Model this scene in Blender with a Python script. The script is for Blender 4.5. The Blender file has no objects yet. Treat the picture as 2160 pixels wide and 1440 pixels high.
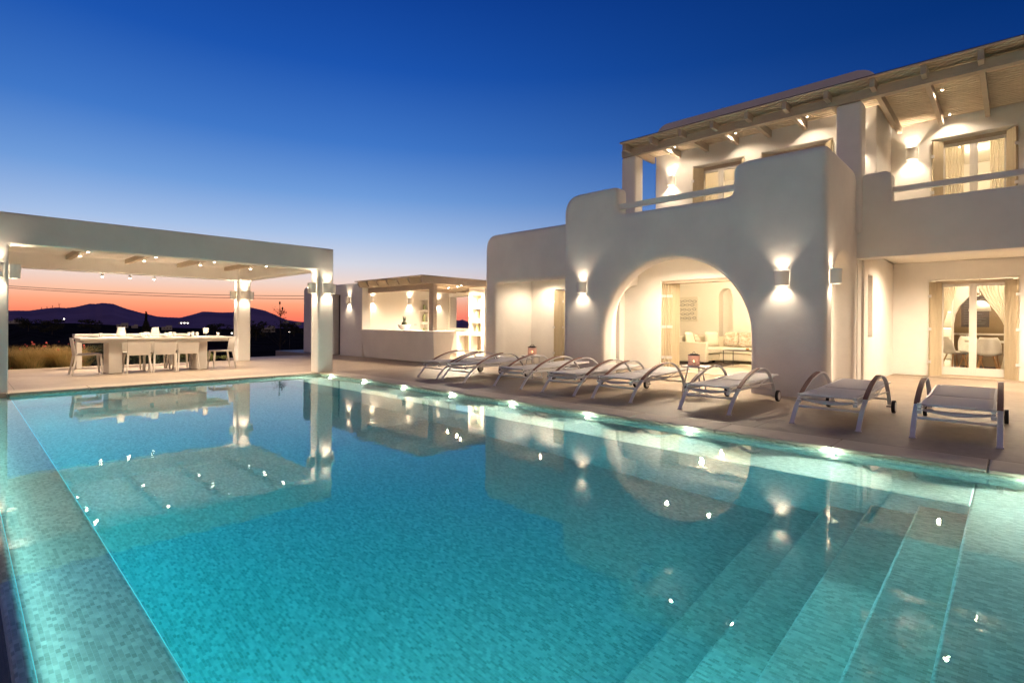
import bpy, bmesh, math, random
from mathutils import Vector, Matrix
random.seed(7)
R = math.radians
PI = math.pi
SC = bpy.context.scene

# ------------------------------------------------------------------ camera
cam_d = bpy.data.cameras.new('camera')
cam = bpy.data.objects.new('camera', cam_d)
SC.collection.objects.link(cam)
SC.camera = cam
YAW, ROLL = R(43.589), R(0.398)
F_ = Vector((math.cos(YAW), math.sin(YAW), 0))
RT = Vector((math.sin(YAW), -math.cos(YAW), 0))
UP = Vector((0, 0, 1))
r_ = RT * math.cos(ROLL) + UP * math.sin(ROLL)
u_ = -RT * math.sin(ROLL) + UP * math.cos(ROLL)
m = Matrix((r_, u_, -F_)).transposed().to_4x4()
m.translation = Vector((0, 0, 1.05))
cam.matrix_world = m
cam_d.sensor_width = 36
cam_d.lens = 36 * 1113.2 / 2160
cam_d.shift_y = -37.07 / 2160
cam_d.clip_start = 0.05
cam_d.clip_end = 20000

# ------------------------------------------------------------------ render look
SC.render.engine = 'CYCLES'
SC.cycles.use_denoising = True
SC.cycles.max_bounces = 10
SC.cycles.diffuse_bounces = 4
SC.cycles.glossy_bounces = 4
SC.cycles.transmission_bounces = 8
SC.cycles.transparent_max_bounces = 12
SC.cycles.sample_clamp_indirect = 60.0
SC.cycles.sample_clamp_direct = 0.0
SC.cycles.blur_glossy = 0.6
SC.view_settings.view_transform = 'Standard'
SC.view_settings.look = 'None'
SC.view_settings.exposure = 0.12
SC.view_settings.gamma = 1.0

# ------------------------------------------------------------------ sky: dusk, sunset glow on one side
W = bpy.data.worlds.new('World')
SC.world = W
W.use_nodes = True
nt = W.node_tree
nt.nodes.clear()
def wn(t, **k):
    n = nt.nodes.new(t)
    for a, b in k.items(): setattr(n, a, b)
    return n
def wmath(op, a, b=None, clamp=False):
    n = wn('ShaderNodeMath', operation=op, use_clamp=clamp)
    for i, v in enumerate((a, b)):
        if v is None: continue
        if isinstance(v, (int, float)): n.inputs[i].default_value = v
        else: nt.links.new(v, n.inputs[i])
    return n.outputs[0]
tc = wn('ShaderNodeTexCoord')
sep = wn('ShaderNodeSeparateXYZ')
nt.links.new(tc.outputs['Generated'], sep.inputs[0])
el = wmath('SQRT', wmath('MAXIMUM', sep.outputs['Z'], 0.0))
hor = wmath('SQRT', wmath('ADD', wmath('MULTIPLY', sep.outputs['X'], sep.outputs['X']), wmath('MULTIPLY', sep.outputs['Y'], sep.outputs['Y'])))
SAZ = R(72)
dotp = wmath('ADD', wmath('MULTIPLY', sep.outputs['X'], math.cos(SAZ)), wmath('MULTIPLY', sep.outputs['Y'], math.sin(SAZ)))
ca = wmath('DIVIDE', dotp, wmath('MAXIMUM', hor, 0.001))
t_az = wmath('POWER', wmath('DIVIDE', wmath('SUBTRACT', ca, 0.15), 0.83, clamp=True), 1.8)
def ramp(stops):
    n = wn('ShaderNodeValToRGB')
    cr = n.color_ramp
    cr.interpolation = 'EASE' if False else 'LINEAR'
    while len(cr.elements) > 1: cr.elements.remove(cr.elements[-1])
    for i, (e, c) in enumerate(stops):
        p = math.sqrt(math.sin(R(e)))
        el_ = cr.elements[0] if i == 0 else cr.elements.new(p)
        el_.position = p
        el_.color = (*c, 1)
    nt.links.new(el, n.inputs[0])
    return n.outputs[0]
def srgb(r, g, b):
    f = lambda c: (c / 12.92 if c <= .04045 else ((c + .055) / 1.055) ** 2.4)
    return tuple(f(c / 255) for c in (r, g, b))
sun_side = ramp([(0, srgb(240, 98, 88)), (.9, srgb(254, 136, 102)), (1.8, srgb(251, 163, 124)), (2.8, srgb(245, 190, 160)), (4.0, srgb(233, 207, 195)),
                 (6, srgb(206, 208, 220)), (9, srgb(160, 186, 224)), (13, srgb(108, 152, 212)), (18, srgb(62, 116, 194)), (25, srgb(27, 82, 170)), (32, srgb(14, 62, 146)), (60, srgb(5, 32, 96)), (90, srgb(3, 24, 76))])
far_side = ramp([(0, srgb(120, 96, 130)), (3, srgb(110, 110, 160)), (7, srgb(60, 92, 160)), (12, srgb(22, 72, 148)), (18, srgb(8, 54, 128)), (25, srgb(3, 43, 108)), (40, srgb(3, 32, 90)), (90, srgb(3, 24, 76))])
mx = wn('ShaderNodeMix', data_type='RGBA')
nt.links.new(t_az, mx.inputs['Factor'])
nt.links.new(far_side, mx.inputs['A'])
nt.links.new(sun_side, mx.inputs['B'])
# low warm glow behind the camera is added, to brighten the villa front
back_glow = ramp([(0, srgb(226, 172, 138)), (8, srgb(240, 200, 166)), (15, srgb(200, 172, 150)), (22, srgb(96, 92, 104)), (34, srgb(12, 30, 74)), (90, srgb(3, 22, 66))])
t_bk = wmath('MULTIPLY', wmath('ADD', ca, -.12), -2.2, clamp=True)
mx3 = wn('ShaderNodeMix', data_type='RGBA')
nt.links.new(t_bk, mx3.inputs['Factor']); nt.links.new(mx.outputs['Result'], mx3.inputs['A']); nt.links.new(back_glow, mx3.inputs['B'])
below = wmath('GREATER_THAN', sep.outputs['Z'], -0.002)
mx2 = wn('ShaderNodeMix', data_type='RGBA')
nt.links.new(below, mx2.inputs['Factor'])
mx2.inputs['A'].default_value = (.006, .005, .01, 1)
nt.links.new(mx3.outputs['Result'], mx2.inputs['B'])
bg = wn('ShaderNodeBackground')
bg.inputs['Strength'].default_value = 1.0
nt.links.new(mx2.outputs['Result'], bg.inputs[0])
wo = wn('ShaderNodeOutputWorld')
nt.links.new(bg.outputs[0], wo.inputs[0])

# lamp power levels (watts)
P_UP, P_DN = 12.0, 20.0
P_SPOT = 120.0
P_LED = 105.0
P_DEEP_FILL = 84.0  # for the added strip that fills the deep water
P_ROOM = 170.0
WARM = (1.0, 0.80, 0.58)
WARM2 = (1.0, 0.79, 0.53)

# ------------------------------------------------------------------ helpers
COL = SC.collection
def tag(o, label=None, cat=None, group=None, kind=None):
    if label: o['label'] = label
    if cat: o['category'] = cat
    if group: o['group'] = group
    if kind: o['kind'] = kind
    return o
def thing(name, loc, label, cat, group=None, rz=0):
    o = bpy.data.objects.new(name, None)
    o.empty_display_size = .2
    COL.objects.link(o)
    o.location = loc
    o.rotation_euler = (0, 0, rz)
    o['_o'] = 0
    del o['_o']
    return tag(o, label, cat, group)
def rootloc(o):
    while o.parent: o = o.parent
    return Vector(o.location)
def link(o, parent=None):
    COL.objects.link(o)
    if parent: o.parent = parent
    return o
def copy_tree(o, parent=None):
    c = o.copy()
    COL.objects.link(c)
    c.parent = parent
    for ch in list(o.children): copy_tree(ch, c)
    return c

class MB:
    def __init__(s): s.v = []; s.f = []
    def add(s, vs, fs):
        n = len(s.v)
        s.v += [tuple(v) for v in vs]
        s.f += [tuple(i + n for i in f) for f in fs]
        return s
    def box(s, x0, y0, z0, x1, y1, z1):
        x0, x1 = sorted((x0, x1)); y0, y1 = sorted((y0, y1)); z0, z1 = sorted((z0, z1))
        return s.add([(x0, y0, z0), (x1, y0, z0), (x1, y1, z0), (x0, y1, z0), (x0, y0, z1), (x1, y0, z1), (x1, y1, z1), (x0, y1, z1)],
                     [(0, 3, 2, 1), (4, 5, 6, 7), (0, 1, 5, 4), (1, 2, 6, 5), (2, 3, 7, 6), (3, 0, 4, 7)])
    def prism(s, poly, axis, a, b):
        n = len(poly)
        def P(p, t):
            if axis == 'x': return (t, p[0], p[1])
            if axis == 'y': return (p[0], t, p[1])
            return (p[0], p[1], t)
        vs = [P(p, a) for p in poly] + [P(p, b) for p in poly]
        fs = [tuple(range(n))[::-1], tuple(range(n, 2 * n))] + [(i, (i + 1) % n, n + (i + 1) % n, n + i) for i in range(n)]
        return s.add(vs, fs)
    def hexa(s, bot, top):   # two quads
        return s.add(list(bot) + list(top), [(0, 3, 2, 1), (4, 5, 6, 7), (0, 1, 5, 4), (1, 2, 6, 5), (2, 3, 7, 6), (3, 0, 4, 7)])
    def cyl(s, p0, p1, r0, n=12, r1=None, cap=True):
        r1 = r0 if r1 is None else r1
        p0, p1 = Vector(p0), Vector(p1)
        d = (p1 - p0).normalized()
        a = d.cross(Vector((0, 0, 1)))
        if a.length < 1e-4: a = Vector((1, 0, 0))
        a.normalize(); b = d.cross(a)
        vs = []
        for p, r in ((p0, r0), (p1, r1)):
            for i in range(n):
                t = 2 * PI * i / n
                vs.append(p + a * math.cos(t) * r + b * math.sin(t) * r)
        fs = [(i, (i + 1) % n, n + (i + 1) % n, n + i) for i in range(n)]
        if cap: fs += [tuple(range(n))[::-1], tuple(range(n, 2 * n))]
        return s.add(vs, fs)
    def tube(s, pts, r, n=8):
        for a, b in zip(pts, pts[1:]): s.cyl(a, b, r, n)
        return s
    def ball(s, c, r, n=8, sz=1.0):
        vs = []; fs = []
        for j in range(n + 1):
            ph = PI * j / n
            for i in range(2 * n):
                t = PI * i / n
                vs.append((c[0] + r * math.sin(ph) * math.cos(t), c[1] + r * math.sin(ph) * math.sin(t), c[2] + r * sz * math.cos(ph)))
        for j in range(n):
            for i in range(2 * n):
                a = j * 2 * n + i; b = j * 2 * n + (i + 1) % (2 * n)
                fs.append((a, b, b + 2 * n, a + 2 * n))
        return s.add(vs, fs)
    def lathe(s, prof, c=(0, 0, 0), n=24, closed=False):
        vs = []; fs = []
        k = len(prof)
        for i in range(n):
            t = 2 * PI * i / n
            for (r, z) in prof: vs.append((c[0] + r * math.cos(t), c[1] + r * math.sin(t), c[2] + z))
        for i in range(n):
            for j in range(k - 1):
                a = i * k + j; b = ((i + 1) % n) * k + j
                fs.append((a, b, b + 1, a + 1))
        return s.add(vs, fs)
    def ribbon(s, prof, y0, y1, th):   # (x,z) path swept flat along y with thickness th
        P = [Vector((p[0], 0, p[1])) for p in prof]
        vs = []
        for i, p in enumerate(P):
            d = (P[min(i + 1, len(P) - 1)] - P[max(i - 1, 0)]).normalized()
            nrm = Vector((-d.z, 0, d.x)) * th / 2
            for q in (p - nrm, p + nrm):
                for y in (y0, y1): vs.append((q.x, y, q.z))
        fs = []
        for i in range(len(P) - 1):
            a = 4 * i; b = a + 4
            fs += [(a, a + 1, b + 1, b), (a + 2, b + 2, b + 3, a + 3), (a, b, b + 2, a + 2), (a + 1, a + 3, b + 3, b + 1)]
        e = 4 * (len(P) - 1)
        fs += [(0, 2, 3, 1), (e, e + 1, e + 3, e + 2)]
        return s.add(vs, fs)
    def build(s, name, mat, parent=None, smooth=False, bevel=0, seg=2, remesh=0, relax=0, origin=None, uv=False, fixn=True, auto=None):
        off = Vector(origin) if origin is not None else (rootloc(parent) if parent and s.world else Vector((0, 0, 0)))
        me = bpy.data.meshes.new(name)
        me.from_pydata([tuple(Vector(v) - off) for v in s.v], [], s.f)
        me.update()
        if fixn:
            bm = bmesh.new(); bm.from_mesh(me)
            bmesh.ops.recalc_face_normals(bm, faces=bm.faces)
            bm.to_mesh(me); bm.free()
        if uv:
            ul = me.uv_layers.new(name='UVMap')
            for p in me.polygons:
                n = p.normal
                k = max(range(3), key=lambda i: abs(n[i]))
                for li in p.loop_indices:
                    c = me.vertices[me.loops[li].vertex_index].co
                    ul.data[li].uv = ((c.y, c.z), (c.x, c.z), (c.y, c.x))[k]
        if smooth:
            for p in me.polygons: p.use_smooth = True
        if mat: me.materials.append(mat)
        o = bpy.data.objects.new(name, me)
        link(o, parent)
        if origin is not None and not parent: o.location = off
        if remesh:
            md = o.modifiers.new('remesh', 'REMESH'); md.mode = 'VOXEL'; md.voxel_size = remesh; md.use_smooth_shade = True
            if relax:
                md = o.modifiers.new('relax', 'SMOOTH'); md.factor = 0.5; md.iterations = relax
        if bevel:
            md = o.modifiers.new('bevel', 'BEVEL'); md.width = bevel; md.segments = seg; md.limit_method = 'ANGLE'; md.angle_limit = R(40)
            if not smooth:
                for p in me.polygons: p.use_smooth = True
                md.harden_normals = True
        return o
    world = True
class ML(MB):      # mesh given in the thing's own coordinates
    world = False

def arc(cx, cy, r, a0, a1, n=12, ry=None):
    ry = r if ry is None else ry
    return [(cx + r * math.cos(R(a0 + (a1 - a0) * i / n)), cy + ry * math.sin(R(a0 + (a1 - a0) * i / n))) for i in range(n + 1)]

# ------------------------------------------------------------------ materials
M = {}
def mat(key, color, rough=.6, metal=0.0, var=0.0, vscale=3.0, bump=0.0, bscale=20.0, bdist=.01, spec=.5, stretch=None, var2=None, emit=None, estr=0, detail=4, trans=0, alpha=1, subs=0):
    mt = bpy.data.materials.new(key)
    mt.use_nodes = True
    t = mt.node_tree
    b = t.nodes['Principled BSDF']
    b.inputs['Base Color'].default_value = (*color, 1)
    b.inputs['Roughness'].default_value = rough
    b.inputs['Metallic'].default_value = metal
    b.inputs['Specular IOR Level'].default_value = spec
    if trans: b.inputs['Transmission Weight'].default_value = trans
    if emit:
        b.inputs['Emission Color'].default_value = (*emit, 1)
        b.inputs['Emission Strength'].default_value = estr
    co = t.nodes.new('ShaderNodeTexCoord')
    mp = t.nodes.new('ShaderNodeMapping')
    t.links.new(co.outputs['Object'], mp.inputs[0])
    if stretch: mp.inputs['Scale'].default_value = stretch
    if var:
        n = t.nodes.new('ShaderNodeTexNoise')
        n.inputs['Scale'].default_value = vscale; n.inputs['Detail'].default_value = detail; n.inputs['Roughness'].default_value = .6
        t.links.new(mp.outputs[0], n.inputs['Vector'])
        rp = t.nodes.new('ShaderNodeValToRGB')
        c2 = var2 or tuple(c * (1 - var) for c in color)
        rp.color_ramp.elements[0].position = .35; rp.color_ramp.elements[1].position = .65
        rp.color_ramp.elements[0].color = (*c2, 1); rp.color_ramp.elements[1].color = (*color, 1)
        t.links.new(n.outputs['Fac'], rp.inputs[0]); t.links.new(rp.outputs[0], b.inputs['Base Color'])
    if bump:
        n2 = t.nodes.new('ShaderNodeTexNoise'); n2.inputs['Scale'].default_value = bscale; n2.inputs['Detail'].default_value = 5
        t.links.new(mp.outputs[0], n2.inputs['Vector'])
        bp = t.nodes.new('ShaderNodeBump'); bp.inputs['Strength'].default_value = bump; bp.inputs['Distance'].default_value = bdist
        t.links.new(n2.outputs['Fac'], bp.inputs['Height']); t.links.new(bp.outputs[0], b.inputs['Normal'])
    M[key] = mt
    return mt
PLASTER = (.80, .765, .715)
mat('plaster', PLASTER, .85, var=.075, vscale=1.7, bump=.5, bscale=4, bdist=.016, spec=.2, detail=8)
mat('plaster_in', (.82, .78, .70), .9, spec=.1)
mat('lamp_white', (.80, .77, .72), .7, spec=.3)
mat('beige_wood', (.52, .43, .33), .65, var=.12, vscale=6, stretch=(1, 1, 6), bump=.15, bscale=30, spec=.25)
mat('slat_wood_lit', (.70, .57, .42), .65, var=.12, vscale=6, stretch=(1, 1, 6), spec=.25)  # beige wood made paler, the lamps' uplight put into the colour
mat('shutter', (.52, .43, .29), .6, var=.10, vscale=5, stretch=(4, 4, .6), spec=.3)
mat('white_frame', (.70, .66, .60), .5, spec=.4)
mat('white_metal', (.78, .76, .75), .35, spec=.5, var=.04, vscale=20)
mat('dark_metal', (.03, .028, .028), .4)
mat('lamp_shade', (.88, .85, .80), .8, spec=.2)
mat('teak', (.36, .17, .105), .5, var=.35, vscale=10, stretch=(1, 14, 1), spec=.4)
mat('sling', (.66, .62, .60), .75, var=.05, vscale=60, bump=.3, bscale=300, bdist=.002, spec=.2)
mat('rubber', (.02, .02, .02), .7)
mat('rim', (.62, .60, .58), .4)
mat('chair_white', (.62, .56, .49), .5, var=.04, vscale=8, spec=.4)
mat('table_white', (.64, .59, .52), .35, spec=.5)
mat('porcelain', (.72, .70, .66), .15)
mat('napkin', (.05, .06, .08), .8)
mat('sofa', (.74, .68, .56), .9, var=.05, vscale=14, bump=.2, bscale=60, spec=.1)
mat('cushion', (.80, .75, .64), .9, var=.06, vscale=18, spec=.1)
mat('cushion_print', (.62, .60, .52), .9, var=.5, vscale=16, var2=(.45, .32, .22), spec=.1)
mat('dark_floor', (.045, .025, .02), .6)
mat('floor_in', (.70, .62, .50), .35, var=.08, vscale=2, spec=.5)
mat('shell', (.82, .78, .70), .35)
mat('leg_wood', (.50, .26, .09), .5, var=.2, vscale=20)
mat('dark_door', (.045, .03, .022), .5)
mat('kitchen_dark', (.28, .20, .11), .7, var=.1, vscale=3)
mat('board', (.06, .045, .04), .6)
mat('curtain', (.80, .74, .60), .9, spec=.1, subs=.2)
mat('canvas', (.72, .68, .58), .9, var=.05, vscale=20)
mat('fish_grey', (.22, .22, .20), .9)
mat('leaf_dark', (.035, .05, .022), .8, var=.5, vscale=4)
mat('grass_gold', (.50, .35, .14), .8, var=.4, vscale=6, spec=.1)
mat('grass_green', (.22, .24, .09), .8, var=.4, vscale=6, spec=.1)
mat('flower_red', (.55, .07, .06), .7)
mat('bark', (.035, .028, .022), .9)
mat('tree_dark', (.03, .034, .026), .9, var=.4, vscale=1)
mat('hill', (.32, .21, .34), .95, var=.25, vscale=.004, spec=0)  # the purple of the haze is put into this colour
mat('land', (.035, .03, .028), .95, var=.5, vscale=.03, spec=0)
mat('soil', (.06, .045, .03), .95, var=.4, vscale=4)
mat('far_house', (.30, .30, .34), .9)
mat('wire', (.02, .018, .018), .6)
mat('copper', (.72, .50, .42), .5, metal=.1)
mat('pine_leaf', (.06, .08, .035), .7)
mat('jar', (.50, .55, .28), .3, var=.15, vscale=10)
mat('niche_wood', (.42, .34, .24), .6, var=.12, vscale=4)
mat('bulb', (1, 1, 1), .5, emit=(1, .84, .62), estr=26)
mat('spot_face', (1, 1, 1), .5, emit=(1, .86, .66), estr=60)
mat('flame', (1, .6, .3), .5, emit=(1, .55, .22), estr=22)
mat('led_face', (.8, 1, .95), .3, emit=(.75, 1, .90), estr=9)
mat('fill_strip_teal', (.3, .8, .8), .4, emit=(.25, .80, .85), estr=.55)  # diffuser glow of the added strips, also draws the bright ledge line
mat('strip', (1, .95, .8), .5, emit=(1, .86, .55), estr=5)
mat('far_light', (1, 1, 1), .5, emit=(1, .92, .8), estr=12)

def shade_mat():
    t = M['lamp_shade'].node_tree; b = t.nodes['Principled BSDF']; o = t.nodes['Material Output']
    tr = t.nodes.new('ShaderNodeBsdfTranslucent'); tr.inputs[0].default_value = (.9, .84, .76, 1)
    mixn = t.nodes.new('ShaderNodeMixShader'); mixn.inputs[0].default_value = .10
    t.links.new(b.outputs[0], mixn.inputs[1]); t.links.new(tr.outputs[0], mixn.inputs[2]); t.links.new(mixn.outputs[0], o.inputs[0])
shade_mat()
def curtain_mat():
    t = M['curtain'].node_tree; b = t.nodes['Principled BSDF']; o = t.nodes['Material Output']
    tr = t.nodes.new('ShaderNodeBsdfTranslucent'); tr.inputs[0].default_value = (.85, .78, .64, 1)
    mixn = t.nodes.new('ShaderNodeMixShader'); mixn.inputs[0].default_value = .5
    t.links.new(b.outputs[0], mixn.inputs[1]); t.links.new(tr.outputs[0], mixn.inputs[2]); t.links.new(mixn.outputs[0], o.inputs[0])
curtain_mat()
def glass_mat():
    mt = bpy.data.materials.new('window_glass'); mt.use_nodes = True
    t = mt.node_tree; t.nodes.clear()
    o = t.nodes.new('ShaderNodeOutputMaterial'); mixn = t.nodes.new('ShaderNodeMixShader')
    a = t.nodes.new('ShaderNodeBsdfTransparent'); g = t.nodes.new('ShaderNodeBsdfGlossy'); g.inputs['Roughness'].default_value = .02
    f = t.nodes.new('ShaderNodeFresnel'); f.inputs[0].default_value = 1.5
    t.links.new(f.outputs[0], mixn.inputs[0]); t.links.new(a.outputs[0], mixn.inputs[1]); t.links.new(g.outputs[0], mixn.inputs[2])
    t.links.new(mixn.outputs[0], o.inputs[0]); M['glass'] = mt
glass_mat()

def deck_mat():
    mt = bpy.data.materials.new('polished_cement'); mt.use_nodes = True
    t = mt.node_tree; b = t.nodes['Principled BSDF']; N = t.nodes.new; L = t.links.new
    co = N('ShaderNodeTexCoord')
    n1 = N('ShaderNodeTexNoise'); n1.inputs['Scale'].default_value = .9; n1.inputs['Detail'].default_value = 7; n1.inputs['Roughness'].default_value = .62; n1.inputs['Distortion'].default_value = .6
    n2 = N('ShaderNodeTexNoise'); n2.inputs['Scale'].default_value = 14; n2.inputs['Detail'].default_value = 6
    L(co.outputs['Object'], n1.inputs['Vector']); L(co.outputs['Object'], n2.inputs['Vector'])
    r1 = N('ShaderNodeValToRGB'); r1.color_ramp.elements[0].position = .32; r1.color_ramp.elements[1].position = .7
    r1.color_ramp.elements[0].color = (.27, .205, .15, 1); r1.color_ramp.elements[1].color = (.40, .32, .245, 1)
    L(n1.outputs['Fac'], r1.inputs[0])
    mxn = N('ShaderNodeMix'); mxn.data_type = 'RGBA'; mxn.blend_type = 'OVERLAY'; mxn.inputs['Factor'].default_value = .22
    L(r1.outputs[0], mxn.inputs['A']); L(n2.outputs['Fac'], mxn.inputs['B'])
    bk = N('ShaderNodeTexBrick'); bk.offset = 0; bk.inputs['Scale'].default_value = 1; bk.inputs['Brick Width'].default_value = 2.55; bk.inputs['Row Height'].default_value = 2.55; bk.inputs['Mortar Size'].default_value = .005; bk.inputs['Mortar Smooth'].default_value = .3
    mpd = N('ShaderNodeMapping'); mpd.inputs['Location'].default_value = (1.95, .6, 0); L(co.outputs['Object'], mpd.inputs[0]); L(mpd.outputs[0], bk.inputs['Vector'])
    mj = N('ShaderNodeMix'); mj.data_type = 'RGBA'; mj.inputs['B'].default_value = (.12, .09, .065, 1)
    L(bk.outputs['Fac'], mj.inputs['Factor']); L(mxn.outputs['Result'], mj.inputs['A'])
    L(mj.outputs['Result'], b.inputs['Base Color'])
    rr = N('ShaderNodeMapRange'); rr.inputs[3].default_value = .42; rr.inputs[4].default_value = .62
    L(n1.outputs['Fac'], rr.inputs[0]); L(rr.outputs[0], b.inputs['Roughness'])
    bp = N('ShaderNodeBump'); bp.inputs['Strength'].default_value = .15; bp.inputs['Distance'].default_value = .004
    L(n2.outputs['Fac'], bp.inputs['Height']); L(bp.outputs[0], b.inputs['Normal'])
    b.inputs['Specular IOR Level'].default_value = .3
    M['deck'] = mt
deck_mat()
def coping_mat():
    mt = bpy.data.materials.new('coping_stone'); mt.use_nodes = True
    t = mt.node_tree; b = t.nodes['Principled BSDF']; N = t.nodes.new; L = t.links.new
    co = N('ShaderNodeTexCoord')
    n1 = N('ShaderNodeTexNoise'); n1.inputs['Scale'].default_value = 3; n1.inputs['Detail'].default_value = 6
    L(co.outputs['Object'], n1.inputs['Vector'])
    r1 = N('ShaderNodeValToRGB'); r1.color_ramp.elements[0].position = .3; r1.color_ramp.elements[1].position = .7
    r1.color_ramp.elements[0].color = (.44, .355, .27, 1); r1.color_ramp.elements[1].color = (.54, .44, .345, 1)
    L(n1.outputs['Fac'], r1.inputs[0]); L(r1.outputs[0], b.inputs['Base Color'])
    b.inputs['Roughness'].default_value = .6
    M['coping'] = mt
coping_mat()
def mosaic_mat():
    mt = bpy.data.materials.new('pool_mosaic'); mt.use_nodes = True
    t = mt.node_tree; b = t.nodes['Principled BSDF']; N = t.nodes.new; L = t.links.new
    uv = N('ShaderNodeUVMap')
    br = N('ShaderNodeTexBrick'); br.offset = .5; br.squash = 1.0
    br.inputs['Scale'].default_value = 1.0
    br.inputs['Brick Width'].default_value = .031; br.inputs['Row Height'].default_value = .0152
    br.inputs['Mortar Size'].default_value = .0009; br.inputs['Mortar Smooth'].default_value = .2; br.inputs['Bias'].default_value = -.05
    br.inputs['Color1'].default_value = (.42, .45, .34, 1); br.inputs['Color2'].default_value = (.72, .74, .62, 1); br.inputs['Mortar'].default_value = (.62, .66, .58, 1)
    L(uv.outputs[0], br.inputs['Vector'])
    n1 = N('ShaderNodeTexNoise'); n1.inputs['Scale'].default_value = 2.2; n1.inputs['Detail'].default_value = 5
    L(uv.outputs[0], n1.inputs['Vector'])
    n3 = N('ShaderNodeTexNoise'); n3.inputs['Scale'].default_value = 24; n3.inputs['Detail'].default_value = 2
    L(uv.outputs[0], n3.inputs['Vector'])
    mr = N('ShaderNodeMapRange'); mr.inputs[1].default_value = .3; mr.inputs[2].default_value = .7; mr.inputs[3].default_value = .9; mr.inputs[4].default_value = 1.08
    L(n3.outputs['Fac'], mr.inputs[0])
    mm = N('ShaderNodeMix'); mm.data_type = 'RGBA'; mm.blend_type = 'MULTIPLY'; mm.inputs['Factor'].default_value = 1
    L(br.outputs['Color'], mm.inputs['A']); L(mr.outputs[0], mm.inputs['B'])
    L(mm.outputs['Result'], b.inputs['Base Color'])
    b.inputs['Roughness'].default_value = .35
    bp = N('ShaderNodeBump'); bp.inputs['Strength'].default_value = .5; bp.inputs['Distance'].default_value = .002; bp.invert = True
    L(br.outputs['Fac'], bp.inputs['Height']); L(bp.outputs[0], b.inputs['Normal'])
    M['mosaic'] = mt
mosaic_mat()
def water_mat():
    mt = bpy.data.materials.new('pool_water'); mt.use_nodes = True
    t = mt.node_tree; t.nodes.clear(); N = t.nodes.new; L = t.links.new
    o = N('ShaderNodeOutputMaterial'); g = N('ShaderNodeBsdfGlass'); g.inputs['IOR'].default_value = 1.333; g.inputs['Roughness'].default_value = 0.0
    g.inputs['Color'].default_value = (1, 1, 1, 1)
    co = N('ShaderNodeTexCoord')
    mp = N('ShaderNodeMapping'); mp.inputs['Scale'].default_value = (1, 1, 1)
    L(co.outputs['Object'], mp.inputs[0])
    n1 = N('ShaderNodeTexNoise'); n1.inputs['Scale'].default_value = 6.5; n1.inputs['Detail'].default_value = 3; n1.inputs['Roughness'].default_value = .5
    L(mp.outputs[0], n1.inputs['Vector'])
    bp = N('ShaderNodeBump'); bp.inputs['Strength'].default_value = .25; bp.inputs['Distance'].default_value = .0028
    L(n1.outputs['Fac'], bp.inputs['Height']); L(bp.outputs[0], g.inputs['Normal'])
    va = N('ShaderNodeVolumeAbsorption'); va.inputs['Color'].default_value = (.05, .82, .94, 1); va.inputs['Density'].default_value = .5
    L(g.outputs[0], o.inputs['Surface']); L(va.outputs[0], o.inputs['Volume'])
    M['water'] = mt
water_mat()

# ------------------------------------------------------------------ lights
def spot(name, loc, direction, power, size, blend=.4, color=WARM, radius=.02, parent=None):
    d = bpy.data.lights.new(name, 'SPOT'); d.energy = power; d.spot_size = R(size); d.spot_blend = blend; d.color = color; d.shadow_soft_size = radius
    o = bpy.data.objects.new(name, d); link(o, parent); o.location = loc
    o.rotation_euler = Vector(direction).to_track_quat('-Z', 'Y').to_euler()
    return o
def point(name, loc, power, color=WARM, radius=.03, parent=None):
    d = bpy.data.lights.new(name, 'POINT'); d.energy = power; d.color = color; d.shadow_soft_size = radius
    o = bpy.data.objects.new(name, d); link(o, parent); o.location = loc
    return o
def area(name, loc, sx, sy, power, color=WARM, direction=(0, 0, -1), parent=None):
    d = bpy.data.lights.new(name, 'AREA'); d.shape = 'RECTANGLE'; d.size = sx; d.size_y = sy; d.energy = power; d.color = color
    o = bpy.data.objects.new(name, d); link(o, parent); o.location = loc
    o.rotation_euler = Vector(direction).to_track_quat('-Z', 'Y').to_euler()
    return o

WL = -.055   # water level

# ================================================================== SETTING
def ground_h(x, y):
    r = math.hypot(x - 3, y - 8)
    if y > 15.55 and r < 4000:
        d = y - 15.55
        z = -.12 - .05 * d - .004 * min(d, 60) ** 2 * (1 if d < 60 else 1)
        if d > 60: z = -.12 - 3 - 14.4 - min((d - 60) * .008, 8)
    else:
        z = -1.9 - max(0, r - 18) * .12 if r > 18 else -1.9
        z = max(z, -26)
    az = math.degrees(math.atan2(y, x))
    if 400 < r < 3200 and az > 70:
        z += 22 * math.exp(-((r - 1500) / 500) ** 2) * min(1, (az - 70) / 14)
        z += 6 * math.exp(-((r - 900) / 160) ** 2) * (1 + math.sin(az * 1.7))
    if r > 60: z += 2.0 * math.sin(x * .013 + 1) * math.cos(y * .011) + .7 * math.sin(x * .05) * math.sin(y * .043)
    return max(z, -30) if r < 5000 else -30
pos = [0, 2, 4, 6, 8, 10, 12, 14, 17, 20, 25, 32, 42, 55, 75, 100, 135, 180, 240, 320, 430, 570, 760, 1000, 1300, 1700, 2200, 2900, 3800, 5000, 7000]
gx = [-p for p in pos[:0:-1]] + pos
gy = [-p for p in pos[:0:-1]] + [0, 4, 8, 12, 15.5, 15.6, 15.8, 16.2, 16.8, 17.5, 18.5, 20, 22, 25, 29, 34, 40, 50, 62, 78, 100, 125, 160, 200, 260, 330, 430, 570, 700, 800, 900, 1000, 1150, 1300, 1500, 1700, 2200, 2900, 3800, 5000, 7000]
g = MB()
g.v = [(x, y, ground_h(x, y)) for y in gy for x in gx]
nx = len(gx)
g.f = [(j * nx + i, j * nx + i + 1, (j + 1) * nx + i + 1, (j + 1) * nx + i) for j in range(len(gy) - 1) for i in range(nx - 1)]
tag(g.build('ground', M['land'], smooth=True), kind='structure')

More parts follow.
